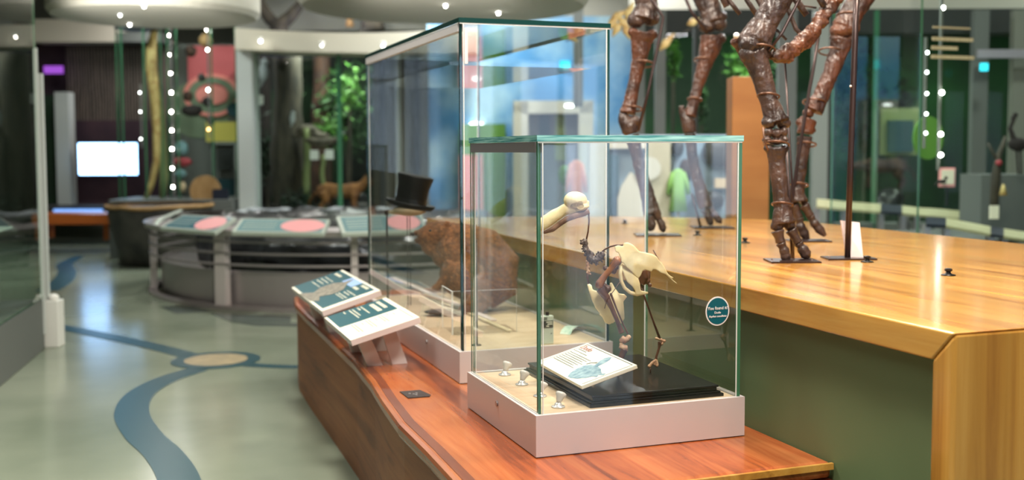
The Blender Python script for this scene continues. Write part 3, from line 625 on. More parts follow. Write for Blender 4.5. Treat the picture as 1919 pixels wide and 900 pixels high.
# reflections in the dodo case glass, built as a solid wall and objects
D = 8.2
struct(slab(MB(), 1118, 1374, 252, 560, D, .15).build('wall_low_reflection', 'reflection_pale'))
struct(slab(MB(), 1104, 1140, 256, 560, D-.12, .12).build('trim_15', 'cream'))
struct(slab(MB(), 1213, 1256, 256, 560, D-.12, .12).build('trim_16', 'cream'))
struct(slab(MB(), 1140, 1213, 256, 278, D-.12, .1).build('trim_17', 'cream'))
def prof_panel(name, px0, px1, py0, py1, m, lab, cat):
    k = D/FPX; P = []
    pts = [(0, 1), (0, .45), (.12, .25), (.3, .1), (.45, 0), (.6, .05), (.75, .3), (.85, .5), (1, .6), (1, 1)]
    b = MB(); b.prism([at(px0+(px1-px0)*u_, py0+(py1-py0)*v_, D-.2) for u_, v_ in pts], FH*.04); o = b.build(name, m); tag(o, lab, cat)
prof_panel('cream_arch_cutout', 1158, 1212, 322, 430, 'cream', 'cream arch shaped cutout against the low pale wall', 'cutout')
o = slab(MB(), 1142, 1160, 290, 430, D-.1, .04).build('teal_banner', 'tealm'); tag(o, 'narrow teal banner on the low pale wall', 'banner')
o = MB().lathe(at(1216, 315, D-.2), [(.001, 0), (.085, 0), (.085, .03), (.001, .03)], 32, ax=(RH, ZV, -FH)).build('round_plate', 'white'); tag(o, 'round white plate mounted on the cream upright', 'plate')
for px, py, rx, ry, m, lab in ((1342, 285, 27, 28, 'stone', 'largest round dark reflection, built as a stone on the pale wall'), (1285, 320, 13, 22, 'brownb', 'upright brown oval reflection, built as a stone beside the hind leg'), (1270, 275, 12, 18, 'stone', 'small dark reflection, built as a stone at the wall top'),
                           (1312, 355, 10, 10, 'stone', 'smallest dark reflection, built as a stone on the pale wall'), (1335, 375, 22, 18, 'stone', 'wide dark reflection, built as a stone below the tan block'), (1368, 305, 12, 18, 'brownb', 'brown reflection, built as a stone beside the orange board')):
    k = D/FPX; o = MB().ball(at(px, py, D-.08), (rx*k, .06, ry*k), 14, 9, jit=.12).build('reflected_stone', m, smooth=True); tag(o, lab, 'stone')
o = slab(MB(), 1340, 1365, 334, 352, D-.1, .06).build('tan_block', 'furg'); tag(o, 'tan block among the reflections built as stones', 'block')
def coat(px, py0, py1, wpx, d, m, name, lab):  # coat and vest mirrored in the glass, built as solid objects
    k = d/FPX; t = thing(name, lab, 'coat', at(px, py1, d))
    b = MB(); b.tube([at(px, py0, d), at(px, py0+6, d), at(px, (py0+py1)/2, d), at(px, py1, d)], [wpx*.14*k, wpx*.30*k, wpx*.32*k, wpx*.46*k], 14, flat=.5)
    b.build('body', m, t, True)
    f_ = at(px, py1, d); MB().tube([f_+ZV*.1, Vector((f_.x, f_.y, 0))], .012, 8).build('stand_pole', 'steel', t, True)
    for s_ in (-1, 1): MB().tube([at(px+s_*wpx*.24, py0+7, d), at(px+s_*wpx*.42, py0+(py1-py0)*.35, d), at(px+s_*wpx*.5, py0+(py1-py0)*.6, d)], [wpx*.12*k, wpx*.12*k, wpx*.09*k], 10).build('sleeve', m, t, True)
coat(1271, 316, 396, 38, D-.16, 'gcoat', 'reflected_coat', 'lime green coat reflection, built as an object behind the skeleton')
coat(1080, 300, 400, 36, 9.5, 'orange', 'reflected_vest', 'orange vest reflection, built as an object behind the dodo skull')
f_ = at(1058, 328, 9.6); o = MB().ball(f_, (.06, .04, .09), jit=.1).tube([f_, Vector((f_.x, f_.y, 0))], .006, 8).build('lime_balloon', 'limeg', smooth=True); tag(o, 'small lime round shape beside the orange vest', 'ornament')

# tan hanging leaves
t = thing('dried_leaf_garland', 'cream dried leaves hanging above the tall case corner', 'garland', at(1170, 110, 8.5))
for px, py, dx, dy in ((1150, 40, 14, -18), (1160, 28, 18, -10), (1170, 45, 12, 16), (1180, 20, 8, -18), (1155, 55, -8, 14), (1175, 60, 6, 14), (1110, 55, 16, -6), (1090, 60, 14, 4), (1072, 70, 10, 8), (1250, 78, 14, -16), (1300, 40, 12, -6)):
    a, b_ = at(px-dx, py-dy, 8.5), at(px+dx, py+dy, 8.5); MB().tube([a, a*.6+b_*.4, b_], [.006, .035, .004], 8, flat=.35).build('leaf', 'tusk', t, True)
MB().tube([at(1060, 76, 8.55), at(1150, 48, 8.55), at(1240, 85, 8.55), at(1320, 38, 8.55)], .006, 6).build('stem', 'bark', t)

# ------------------------------------------------------------------ green dioramas on the right
struct(slab(MB(), 1185, 2200, -160, 18, 10.4, .3).build('wall_right_upper', 'ceil'))
struct(slab(MB(), 1185, 2200, 16, 62, 10.2, .3).build('wall_right_header', 'walld'))
struct(slab(MB(), 1185, 2200, 40, 520, 12.6, .1).build('wall_green_back', 'gmural'))
struct(slab(MB(), 1185, 2200, 418, 560, 9.9, .2).build('wall_right_sill', 'wall2'))
k = 0
for px0, px1, m in ((1188, 1208, 'wall2'), (1228, 1247, 'wall2'), (1300, 1308, 'walld'), (1458, 1492, 'wall2'), (1524, 1552, 'frame'), (1552, 1566, 'walld'), (1640, 1645, 'edge'), (1822, 1850, 'wall2'), (1896, 1925, 'wall')):
    struct(slab(MB(), px0, px1, 18, 430, 9.9, .08).build('trim_%d' % (18+k), m)); k += 1
o = slab(MB(), 1190, 2150, 60, 420, 10.0, .012).build('window_5', 'glassr'); struct(o)
for a in ((1262, 110, 12, 45, 11.3, 'leafb', 160, .05, 'bright leaves left of the far hind leg'), (1315, 190, 12, 55, 11.3, 'leaf', 160, .05, 'green leaves behind the far hind leg'), (1385, 130, 24, 40, 11.2, 'leafb', 220, .05, 'bright leaves above the orange board'),
          (1440, 160, 24, 70, 11.6, 'leaf', 200, .05, 'green foliage between the front leg and grey bar'), (1600, 180, 50, 120, 12.1, 'leafd', 500, .07, 'deep green foliage behind the support pole'), (1690, 220, 30, 90, 12.1, 'leafd', 250, .07, 'dark foliage behind the glass corner')):
    bush(*a[:8], lab=a[8])
beast(1655, 352, 92, 58, 11.4, 'brownb', 'brown grazing animal mounted in the green diorama', -1, 'grazing_animal', -.2)
o = MB(); kk = 11/FPX; o.ball(at(1668, 375, 11), (26*kk, .15, 24*kk), jit=.15); o.ball(at(1650, 392, 11), (20*kk, .15, 14*kk), jit=.2); b = o.build('black_boulder', 'stone2', remesh=.03); tag(b, 'black rounded mound below the grazing animal', 'rock')
o = slab(MB(), 1652, 1722, 202, 290, 11.9, .05).build('olive_screen', 'olive'); tag(o, 'dull olive and teal framed board in the diorama', 'board')
slab(MB(), 1664, 1712, 225, 285, 11.85, .04).build('inset', 'tealm', o).matrix_parent_inverse = Matrix.Identity(4)
def rail_label(pts, d, lab, dark):
    t = thing('label_rail', lab, 'information panel', at(pts[0][0], pts[0][1], d))
    n = len(pts)-1
    for i in range(n):
        (a, ya), (b_, yb) = pts[i], pts[i+1]
        nl, nr = at(a, ya+7, d), at(b_, yb+7, d); fl, fr = at(a, ya-7, d+.3), at(b_, yb-7, d+.3)
        nn = (nr-nl).cross(fl-nl).normalized()
        MB().prism([nl, nr, fr, fl], nn*.02).build('panel', 'navy' if i in dark else 'rail', t)
    for i in range(n+1): MB().obox(at(pts[i][0], pts[i][1]+24, d+.1), (RH, FH, ZV), (.02, .03, .08)).build('bracket', 'steel', t)
rail_label([(1530, 383), (1580, 388), (1650, 393), (1690, 396), (1716, 399)], 8.9, 'slanted cream label rail below the green diorama', (2,))
rail_label([(1700, 398), (1760, 402), (1860, 412), (1930, 420)], 9.3, 'far cream label rail seen through the glass corner', ())
rail_label([(1735, 418), (1772, 420), (1855, 436), (1880, 440), (1960, 452)], 7.4, 'near cream label rail at the right frame edge', (0, 2))

# glass corner case far right
t = thing('glass_corner_case', 'tall glass case with gold lettering at the right edge', 'showcase', at(1820, 470, 6.6)*1)
a = at(1722, 300, 6.6); zb, ztp = .0, 3.2; ux = (RH*.94+FH*.34).normalized(); uy = (FH).normalized()
aa = Vector((a.x, a.y, 0))
MB().obox(aa+ux*.9+ZV*1.9, (ux, ZV, ux.cross(ZV)), (.9, 1.3, .006), 0, (2, 1)).build('front_pane', ['glassg', 'edge'], t)
MB().obox(aa+uy*.9+ZV*1.9, (uy, ZV, uy.cross(ZV)), (.9, 1.3, .006), 0, (2, 1)).build('side_pane', ['glassg', 'edge'], t)
MB().obox(aa+ux*.9+uy*.9+ZV*.3, (ux, uy, ZV), (.9, .88, .3)).build('plinth', 'wall2', t)
b = MB()
nz = ux.cross(ZV).normalized()
if nz.dot(FH) > 0: nz = -nz
fp = [c_ for c_ in t.children if c_.name.startswith('front_pane')][0]
for y0, x0, x1, h in ((0, 0, 1, .012), (.07, .06, .95, .022), (.125, .05, .62, .022), (.18, .05, .95, .022)):
    x = x0; b = MB()
    while x < x1:
        wd = random.uniform(.04, .12) if h > .015 else x1
        b.obox(aa+ux*(.05+(x+wd/2)*.34)+ZV*(zof(52, 6.6)-y0)+nz*.01, (ux, ZV, nz), (wd*.17*.85, h/2, .002)); x += wd
    b.build('gold_line' if h < .015 else 'gold_lettering', 'gold', fp)
strip([(1767, 14), (1765, 173), (1763, 251), (1763, 290)], 6.9, 'vertical strip of four bright lights in the glass corner case')
strip([(1738, 98), (1737, 135), (1737, 175), (1736, 213), (1735, 249)], 7.0, 'dim strip of five lights along the glass corner', soft=True)
o = MB().lathe(at(1738, 258, 7.4), [(.001, 0), (.13, 0), (.13, .02), (.001, .02)], 32, ax=(RH*.8, ZV*1.15, -FH)).build('lime_disc', 'limeg'); tag(o, 'lime oval disc behind the glass corner', 'disc')
t = thing('small_bird_card', 'small pink bordered bird card on a stand', 'card', at(1775, 375, 7.4))
slab(MB(), 1760, 1790, 314, 350, 7.4, .01).build('card_face', 'sign_pink', t); slab(MB(), 1765, 1788, 318, 345, 7.39, .01).build('picture', 'card', t); slab(MB(), 1773, 1777, 350, 385, 7.42, .01).build('stand', 'blackm', t)
o = MB(); kk = 7.4/FPX; o.ball(at(1765, 340, 7.3), (9*kk, .02, 4*kk)); o.tube([at(1760, 340, 7.3), at(1750, 348, 7.3)], [3*kk, 1*kk], 6); o.ball(at(1773, 333, 7.3), 3.2*kk); b = o.build('perching_bird', 'beast', remesh=.004); tag(b, 'tiny dark bird perched before the pink card', 'bird')
slabx = slab(MB(), 1838, 1930, 327, 440, 8.4, .4).build('grey_shelf_block', 'wall2'); tag(slabx, 'grey display block at the right edge carrying a heron', 'block')
t = thing('dark_heron', 'tall dark wading bird on the grey display block', 'bird', at(1905, 327, 8.2)); kk = 8.2/FPX
b = MB(); b.ball(at(1908, 270, 8.2), (20*kk, 10*kk, 13*kk)); b.tube([at(1900, 262, 8.2), at(1893, 240, 8.2), at(1900, 222, 8.2), at(1904, 212, 8.2)], [6*kk, 4*kk, 4*kk, 5*kk], 8); b.tube([at(1904, 212, 8.2), at(1893, 222, 8.2)], [3*kk, 1*kk], 6)
b.tube([at(1905, 280, 8.2), at(1908, 327, 8.2)], [2.2*kk, 2*kk], 6); b.tube([at(1912, 280, 8.2), at(1914, 327, 8.2)], [2.2*kk, 2*kk], 6); b.build('body', 'beast', t, remesh=.006)
o = MB(); kk = 8/FPX; o.tube([at(1862, 400, 8), at(1866, 330, 8), at(1872, 290, 8), at(1885, 255, 8)], [8*kk, 9*kk, 5*kk, 3*kk], 8, jit=.3); o.tube([at(1868, 300, 8), at(1852, 268, 8)], [3*kk, 2*kk], 6); b = o.build('twisted_branch', 'bark', smooth=True); tag(b, 'twisted pale branch left of the heron', 'branch')
o = MB(); o.ball(at(1872, 305, 7.95), (.025, .02, .022), jit=.1); b = o.build('red_flower', 'redd', smooth=True); tag(b, 'small red flower on the twisted branch', 'flower')
o = MB().tube([at(1880, 366, 7.9), at(1880, 350, 7.9), at(1880, 345, 7.9)], [.03, .014, .006], 12).build('brass_bell', 'tusk', smooth=True); tag(o, 'small brass bell shaped piece on the grey block', 'ornament')
o = slab(MB(), 1855, 1872, 385, 410, 7.6, .01).build('cream_note', 'card'); tag(o, 'small upright cream note near the label rail', 'note')
o = slab(MB(), 1838, 1852, 118, 132, 9.6, .02).build('cyan_exit_light', 'cyanl'); tag(o, 'small cyan lit square high on the right', 'light')
struct(slab(MB(), 1832, 1930, 92, 108, 9.7, .05).build('trim_40', 'steel'))

# ------------------------------------------------------------------ orange board
o = slab(MB(), 1371, 1441, 143, 600, 6.4, .18).build('orange_board', 'board', bevel=.004); tag(o, 'tall orange wooden board standing behind the plinth', 'board')

# ------------------------------------------------------------------ honey wood plinth
ZP = .865; PX = 1.625; PY = 1.775; PB = 5.35; PXR = 3.42
t = thing('wooden_plinth', 'large honey coloured wooden plinth carrying the elk skeleton', 'plinth', (2.5, 3.6, 0))
out = [(PX, PY+.0661), (PXR, PY+.0661), (PXR, 4.9), (3.1, 5.35), (2.75, 5.6), (2.3, 5.85), (PX, 5.95)]
b = MB(); n_ = len(out)
A = [b.b.verts.new((x, y, ZP-.068)) for x, y in out]; B = [b.b.verts.new((x, y, ZP)) for x, y in out]; B[0].co.y = PY+.001; B[1].co.y = PY+.001
b.face(A[::-1]); b.face(B)
for i in range(n_): b.face([A[i], A[(i+1) % n_], B[(i+1) % n_], B[i]])
b.build('top_slab', 'yellow', t, bevel=.004)
b = MB(); b.prism([(PX, PY, 0), (PX, PY+.066, 0), (PX, PY+.066, ZP-.0695), (PX, PY, ZP-.001)], (PXR-PX, 0, 0)); b.build('end_panel', 'yellowv', t, bevel=.008)
b = MB(); b.box(PX+.045, PXR-.05, PY+.066, 5.3, 0, ZP-.068); b.build('green_infill', 'green', t)
# loose black fixings on the plinth
for px, py, lab in ((1625, 491, 'black screw cap on the plinth beside the white card'), (1777, 516, 'black screw cap nearest the plinth front corner'), (1396, 455, 'black screw cap just right of the dodo case'), (1307, 441, 'black screw cap behind the dodo case beside a hind foot'), (1171, 419, 'black screw cap on the plinth seen behind the dodo case')):
    p = onz(px, py, ZP); t = thing('screw_cap', lab, 'screw cap', p)
    MB().lathe(p, [(.022, 0), (.021, .003), (.012, .005), (.007, .008), (.007, .013)], 20).build('flange', 'blackm', t, True)
    MB().lathe(p, [(.007, .012), (.0115, .014), (.0115, .020), (.008, .022)], 8).build('knob', 'blackm', t)
# white card
p = onz(1604, 486, ZP); dc_ = depth(p)
t = thing('white_card', 'white slanted card leaning behind the support pole', 'card', p)
q = [at(1592, 486, dc_), at(1623, 484, dc_-.02), at(1611, 417, dc_+.06), at(1576, 413, dc_+.06)]
MB().prism([q[0]+FH*.03, q[1]+FH*.03, q[2], q[3]], FH*.012).build('sheet', 'cardp', t)
MB().prism([p+FH*.05, p+FH*.12, at(1600, 440, dc_+.08)], RH*.012).build('stay', 'cardp', t)

# ------------------------------------------------------------------ elk skeleton
sk = thing('elk_skeleton', 'brown mounted skeleton legs of a large deer on the plinth', 'skeleton', onz(1380, 455, ZP))
def lumps(b, px, py, d, r, n, sp, ja=.3):
    for i in range(n): b.ball(at(px+random.uniform(-sp, sp), py+random.uniform(-sp*.7, sp*.7), d+random.uniform(-.01, .01)), r*random.uniform(.6, 1.1)*d/FPX, 9, 6, jit=ja)
def shaft(name, pts, ws, d, m='elk', heads=(), vox=.0045, flat=.85, groove=True, parent=sk):
    k = d/FPX; b = MB()
    b.tube([at(x, y, d) for x, y in pts], [w_/2*k for w_ in ws], 14, flat=flat)
    for hx, hy, hr in heads: b.ball(at(hx, hy, d+random.uniform(-.01, .01)), (hr*k, hr*k*.9, hr*k*.85), 12, 8, jit=.08)
    def post(me):
        for v in me.vertices: v.co += noise.noise_vector(v.co*18)*.003 + noise.noise_vector(v.co*60)*.0018 + v.normal*noise.noise(Vector((v.co.x*90, v.co.y*90, v.co.z*9)))*.003
    return b.build(name, m, parent, remesh=vox, post=post, smooth_it=2)
def ring(px, py, rpx, d, tilt=.25, name='wire_band'):
    k = d/FPX; c = at(px, py, d); P = [c + RT*math.cos(a)*rpx*k + FW*math.sin(a)*rpx*k*.9 + UP*(math.sin(a)*-.2-math.cos(a)*tilt*.4)*rpx*k for a in [2*PI*i/20 for i in range(20)]]
    MB().tube(P, 1.9*k, 6, closed=True).build(name, 'wire', sk, True)
def rod(pts, rpx, d, name='support_rod', m='rod'):
    MB().tube([at(x, y, d) for x, y in pts], rpx*d/FPX, 8).build(name, m, sk, True)
dA = depth(onz(1490, 488, ZP)); dB = depth(onz(1520, 450, ZP)); dC = depth(onz(1232, 440, ZP)); dD = depth(onz(1335, 426, ZP))
def toe(pts, ws, d, m='elk'):
    k = d/FPX
    for i, ((x0, y0), (x1, y1)) in enumerate(zip(pts[:-1], pts[1:])):
        last = i == len(pts)-2; b = MB()
        if last:   # hoof: pointed toe, flat sole
            b.tube([at(x0, y0, d), at(x0*.5+x1*.5, y0*.5+y1*.5-1, d), at(x1, y1-3, d)], [ws[i]*.42*k, ws[i]*.52*k, ws[i+1]*.30*k], 12, flat=.8)
            b.ball(at(x0, y0, d), ws[i]*.5*k)
        else:
            b.tube([at(x0, y0, d), at((x0+x1)/2, (y0+y1)/2, d), at(x1, y1, d)], [ws[i]*.55*k, ws[i]*.38*k, ws[i+1]*.5*k], 12)
        b.build('hoof' if last else 'phalanx', m, sk, remesh=.004, smooth_it=1)
# front leg nearest the camera
shaft('humerus', [(1490, -70), (1462, -10), (1435, 40), (1415, 75)], [60, 52, 48, 62], dA, heads=((1408, 82, 24), (1430, 86, 17), (1400, 72, 18)))
shaft('ulna', [(1384, 76), (1398, 95), (1412, 130), (1430, 180), (1440, 205)], [30, 30, 18, 11, 10], dA+.03, heads=((1384, 78, 15),), m='elkr')
MB().ball(at(1380, 66, dA-.01), (6*dA/FPX,)*3).build('white_cap', 'white', sk, True)
shaft('radius', [(1412, 98), (1418, 115), (1430, 150), (1442, 190), (1450, 212), (1455, 228)], [56, 46, 37, 33, 40, 50], dA, heads=((1402, 100, 18), (1428, 100, 18), (1442, 228, 15), (1468, 230, 14)))
b = MB(); k = dA/FPX
for x, y, rx, ry in ((1440, 247, 10, 9), (1455, 250, 10, 10), (1468, 247, 8, 11), (1437, 262, 9, 6), (1454, 266, 12, 6), (1469, 262, 8, 7)): b.ball(at(x, y, dA), (rx*k, 14*k, ry*k), 12, 8, jit=.1)
b.build('carpus', 'elk', sk, remesh=.0035)
shaft('metacarpal', [(1455, 276), (1456, 300), (1461, 345), (1465, 385), (1466, 405), (1468, 418)], [42, 33, 29, 31, 38, 46], dA, heads=((1456, 424, 12), (1480, 422, 12), (1440, 278, 9), (1470, 278, 9)))
toe([(1457, 432), (1463, 455), (1470, 470), (1475, 494)], [24, 19, 20, 17], dA-.03); toe([(1482, 430), (1496, 455), (1505, 468), (1516, 487)], [22, 18, 22, 14], dA)
rod([(1474, 272), (1480, 380), (1484, 485)], 2.6, dA+.05); rod([(1470, 100), (1484, 340), (1487, 485)], 2.2, dA+.09); rod([(1508, -20), (1492, 10), (1465, 62), (1440, 95)], 3, dA-.03)
for x, y, r_ in ((1425, 92, 27), (1440, 180, 20), (1455, 270, 23), (1466, 383, 19)): ring(x, y, r_, dA)
MB().tube([at(1430, 238, dA-.05), at(1432, 262, dA-.05), at(1440, 282, dA-.05)], 1.6*k, 6).build('wire_band', 'wire', sk, True)
# second front leg
shaft('humerus', [(1660, -70), (1625, -20), (1598, 20), (1583, 52)], [50, 48, 44, 50], dB, heads=((1575, 58, 20), (1592, 52, 20)), m='elkr')
shaft('radius', [(1578, 72), (1572, 95), (1556, 140), (1538, 180), (1524, 208)], [46, 36, 30, 30, 38], dB, m='elkr', heads=((1566, 70, 12), (1592, 76, 11), (1514, 212, 11)))
shaft('carpus', [(1516, 222), (1511, 236), (1508, 250)], [34, 30, 30], dB, heads=((1500, 228, 9), (1520, 244, 9)), m='elkr')
shaft('metacarpal', [(1507, 256), (1504, 290), (1497, 340), (1492, 362), (1496, 378)], [28, 23, 22, 30, 38], dB, heads=((1484, 378, 9), (1507, 378, 9)), m='elk')
toe([(1487, 384), (1497, 408), (1500, 425), (1514, 452)], [22, 18, 20, 15], dB); toe([(1507, 384), (1519, 405), (1526, 418), (1547, 445)], [20, 16, 18, 12], dB-.02)
rod([(1538, 40), (1524, 130), (1508, 220), (1492, 320), (1481, 400), (1481, 440)], 3.2, dB-.06)
for x, y, r_ in ((1556, 96, 21), (1526, 191, 21), (1512, 270, 17), (1498, 346, 16), (1590, 30, 22)): ring(x, y, r_, dB)
# breastbone and ribs
b = MB(); k = dA/FPX
for i in range(26):
    t_ = i/25; x = 1452+118*t_; y = 104-14*t_-105*t_*t_+ random.uniform(-5, 5); b.ball(at(x, y, dA+.15*t_+.02), (random.uniform(13, 18)*k, 12*k, random.uniform(8, 18)*k), 10, 7, jit=.5)
b.build('breastbone', 'elkr', sk, remesh=.004, post=lambda me: rough(me, .004, 40))
for pts, r_ in ((((1345, -30), (1370, 5), (1387, 26)), 4.5), (((1385, -30), (1400, 0), (1420, 30)), 5), (((1405, -30), (1425, 5), (1445, 45)), 6), (((1448, 48), (1462, 62), (1474, 74)), 2.6), (((1470, -20), (1478, 20), (1492, 55), (1500, 62)), 4.5),
                (((1472, -30), (1495, 5), (1512, 28)), 6.5), (((1520, -30), (1535, -5), (1545, 12)), 7), (((1490, -20), (1505, 10), (1530, 14)), 2), (((1338, -30), (1352, -8), (1362, 12)), 6)):
    MB().tube([at(x, y, dA+.12) for x, y in pts], r_*k, 8, flat=.7).build('rib', 'elk', sk, True)
# hind legs
shaft('femur', [(1200, -60), (1208, -20), (1212, 10), (1206, 36)], [48, 44, 42, 56], dC, heads=((1192, 38, 17), (1220, 34, 17), (1205, 22, 16)))
shaft('tibia', [(1205, 62), (1202, 78), (1198, 110), (1190, 150), (1181, 190), (1176, 212)], [54, 40, 29, 23, 25, 33], dC, m='elkr', heads=((1186, 60, 10), (1222, 64, 11)))
shaft('tarsus', [(1166, 212), (1170, 224), (1180, 238), (1184, 250)], [14, 26, 34, 30], dC, heads=((1165, 214, 6), (1190, 226, 12)), m='elk')
shaft('metatarsal', [(1185, 254), (1194, 290), (1205, 335), (1216, 375), (1222, 400)], [28, 24, 24, 28, 34], dC, heads=((1214, 404, 8), (1232, 402, 9)))
toe([(1217, 404), (1222, 420), (1217, 436)], [18, 16, 10], dC); toe([(1231, 404), (1240, 420), (1244, 438)], [16, 15, 10], dC)
rod([(1215, -10), (1232, 15), (1243, 32), (1232, 90), (1215, 170), (1196, 245)], 2.8, dC-.08)
for x, y, r_ in ((1207, 119, 18), (1186, 203, 17)): ring(x, y, r_, dC)
shaft('femur', [(1300, -60), (1315, -20), (1330, 15), (1336, 40)], [48, 46, 44, 48], dD, heads=((1325, 48, 17), (1345, 44, 17), (1352, 30, 11)))
shaft('tibia', [(1334, 68), (1332, 85), (1322, 115), (1308, 160), (1298, 200), (1293, 218)], [46, 42, 30, 21, 21, 27], dD, m='elkr', heads=((1350, 72, 11),))
shaft('tarsus', [(1276, 198), (1280, 212), (1291, 230), (1293, 248)], [11, 14, 28, 24], dD, m='elk')
shaft('metatarsal', [(1293, 250), (1297, 290), (1307, 335), (1318, 372), (1324, 388)], [22, 20, 22, 26, 30], dD)
toe([(1320, 392), (1328, 408), (1334, 425)], [17, 14, 10], dD); toe([(1330, 390), (1342, 405), (1352, 421)], [16, 14, 9], dD)
rod([(1277, -20), (1296, 22), (1326, 62)], 3, dD-.08); rod([(1296, 362), (1313, 425)], 2.4, dD)
for x, y, r_ in ((1318, 113, 17), (1302, 186, 13)): ring(x, y, r_, dD)
for px, py, wx, wy in ((1484, 490, .085, .06), (1514, 452, .085, .06), (1232, 441, .1, .07), (1335, 427, .1, .07), (1590, 485, .085, .05)):
    p = onz(px, py, ZP); plt = MB().obox(p+ZV*.003, (RH, FH, ZV), (wx, wy, .003)); plt = plt.build('foot_plate', 'rod', sk)
    b = MB()
    for sx in (-.8, .8): b.lathe(p+RH*wx*sx+ZV*.006, [(.004, 0), (.003, .003)], 8)
    b.build('screw', 'wire', plt)
pb = onz(1588, 485, ZP); dp = depth(pb)
MB().tube([pb, at(1594, 300, dp), at(1602, 80, dp), at(1608, -60, dp)], 5.6*dp/FPX, 14).build('support_pole', 'rod', sk, True)
MB().ball(at(1594, 161, dp-.02), .004).build('set_screw', 'bead', sk, True)

# ------------------------------------------------------------------ red wood bench
t = thing('wooden_bench', 'long reddish wooden bench carrying the two glass cases', 'bench', (1.2, 4.0, 0))
ZB = .46
left = [(.66, 2.02), (.70, 2.2), (.722, 2.4), (.728, 2.7), (.728, 3.0), (.748, 3.3), (.775, 3.6), (.795, 4.0), (.80, 4.5), (.805, 5.2), (.815, 5.6), (.845, 5.85), (.90, 5.93)]
fr = [(.70, 2.245), (1.668, 2.236)]
left2 = [p for p in left if p[1] > 2.3]
def inset(pts, d_): return [(x+d_, y) for x, y in pts]
out = [(1.668, 2.236), (1.668, 5.93)] + [(x, y) for x, y in left2[::-1]] + [(.69, 2.245)]
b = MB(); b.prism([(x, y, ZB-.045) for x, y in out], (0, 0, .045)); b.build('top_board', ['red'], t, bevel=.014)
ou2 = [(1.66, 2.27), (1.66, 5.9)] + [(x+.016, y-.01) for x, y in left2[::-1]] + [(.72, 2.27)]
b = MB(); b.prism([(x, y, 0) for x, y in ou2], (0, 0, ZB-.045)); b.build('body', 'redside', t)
b = MB(); n_ = len(left2)
for i in range(n_-1):
    (xa, ya), (xb, yb) = left2[i], left2[i+1]
    b.prism([(xa+.022, ya, ZB), (xa+.05, ya, ZB), (xb+.05, yb, ZB), (xb+.022, yb, ZB)], (0, 0, .0015))
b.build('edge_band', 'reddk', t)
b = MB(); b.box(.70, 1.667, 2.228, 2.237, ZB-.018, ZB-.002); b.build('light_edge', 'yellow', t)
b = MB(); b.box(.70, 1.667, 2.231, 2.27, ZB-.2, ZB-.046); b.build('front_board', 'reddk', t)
# black plate
q = [onz(*c, ZB) for c in ((749, 735), (787, 732), (807, 741), (805, 744), (765, 747))]
t = thing('floor_plate', 'flat black metal plate lying on the bench top', 'plate', q[0])
MB().prism(q, (0, 0, .003)).build('plate', 'dark', t)
b = MB(); c = onz(775, 741, ZB)+ZV*.003
for dx, dy in ((0, 0), (.012, .01), (-.01, .012), (.006, -.012)): b.lathe(c+Vector((dx, dy, 0)), [(.005, 0), (.004, .003)], 8)
b.build('screws', 'steel', t)

# ------------------------------------------------------------------ reading cards on legs
def sheet(t, O, U, V, lu, lv, th, face='card', body='cardp'):
    U = Vector(U).normalized(); V = (Vector(V)-U*Vector(V).dot(U)).normalized(); N = U.cross(V)
    if N.z < 0: N = -N
    P = lambda u_, v_, h=0: Vector(O)+U*lu*u_+V*lv*v_+N*h
    MB().prism([P(0, 0, -th), P(1, 0, -th), P(1, 1, -th), P(0, 1, -th)], N*th).build('board', body, t, bevel=.0015)
    fs = MB().prism([P(.0, .0), P(1, 0), P(1, 1), P(0, 1)], N*.0008).build('face_sheet', face, t)
    def fld(name, m, u0, u1, v0, v1, h=.0009): return MB().prism([P(u0, v0, h), P(u1, v0, h), P(u1, v1, h), P(u0, v1, h)], N*.0006).build(name, m, fs)
    def rows(name, m, lst, h=.0016, word=.05, gap=.012):
        for u0, u1, v, hh in lst:
            x = u0; b = MB()
            while x < u1-.004:
                wd = min(random.uniform(word*.4, word), u1-x); b.prism([P(x, v, h), P(x+wd, v, h), P(x+wd, v+hh, h), P(x, v+hh, h)], N*.0004); x += wd+gap
            b.build('rule_line' if name == 'rule_line' else ('title_line' if name == 'title' else 'text_line'), m, fs)
    return P, N, fld, rows
def legs(t, y0, y1, xl, xh, zl, zh):
    for y in (y0, y1):
        for x, zt_ in ((xl, zl), (xh, zh)):
            MB().prism([(x+.045, y, ZB), (x+.103, y, ZB), (x+.055, y, zt_), (x, y, zt_)], (0, .012, 0)).build('leg', 'alu', t, bevel=.001)
t = thing('information_card', 'cream and teal reading card on slanted legs, nearer of two', 'information card', (.86, 4.0, ZB))
P, N, fld, rows = sheet(t, (.737, 4.262, .583), (0, -1, -.006), (.25, .01, .068), .53, .262, .022)
fld('teal_field', 'cteal', .0, .52, .04, .93); 
rows('title', 'txt', [(.06, .36, .80, .055), (.08, .40, .68, .07)], word=.03, gap=.006)
rows('teal_text', 'txt', [(.05, .36, .555, .02), (.05, .16, .50, .02), (.05, .34, .42, .02), (.04, .40, .37, .02), (.04, .12, .28, .02)], word=.06)
rows('body_text', 'gold', [(.58, .68, .80, .012), (.56, .64, .72, .012), (.56, .84, .64, .014), (.56, .8, .60, .014), (.58, .68, .53, .012), (.56, .86, .44, .014), (.56, .84, .40, .014), (.58, .68, .33, .012), (.56, .88, .23, .014), (.56, .86, .19, .014)], word=.06)
rows('rule_line', 'inkline', [(.55, .96, .93, .006)], word=1, gap=.1)
legs(t, 3.84, 4.12, .775, .868, .574, .600)
t = thing('information_card', 'teal reading card with bird photograph on slanted legs, farther of two', 'information card', (.86, 4.8, ZB))
P, N, fld, rows = sheet(t, (.742, 5.2, .592), (.02, -1, -.012), (.25, -.02, .075), .76, .262, .024)
fld('teal_field', 'cteal', .0, .94, .05, .95)
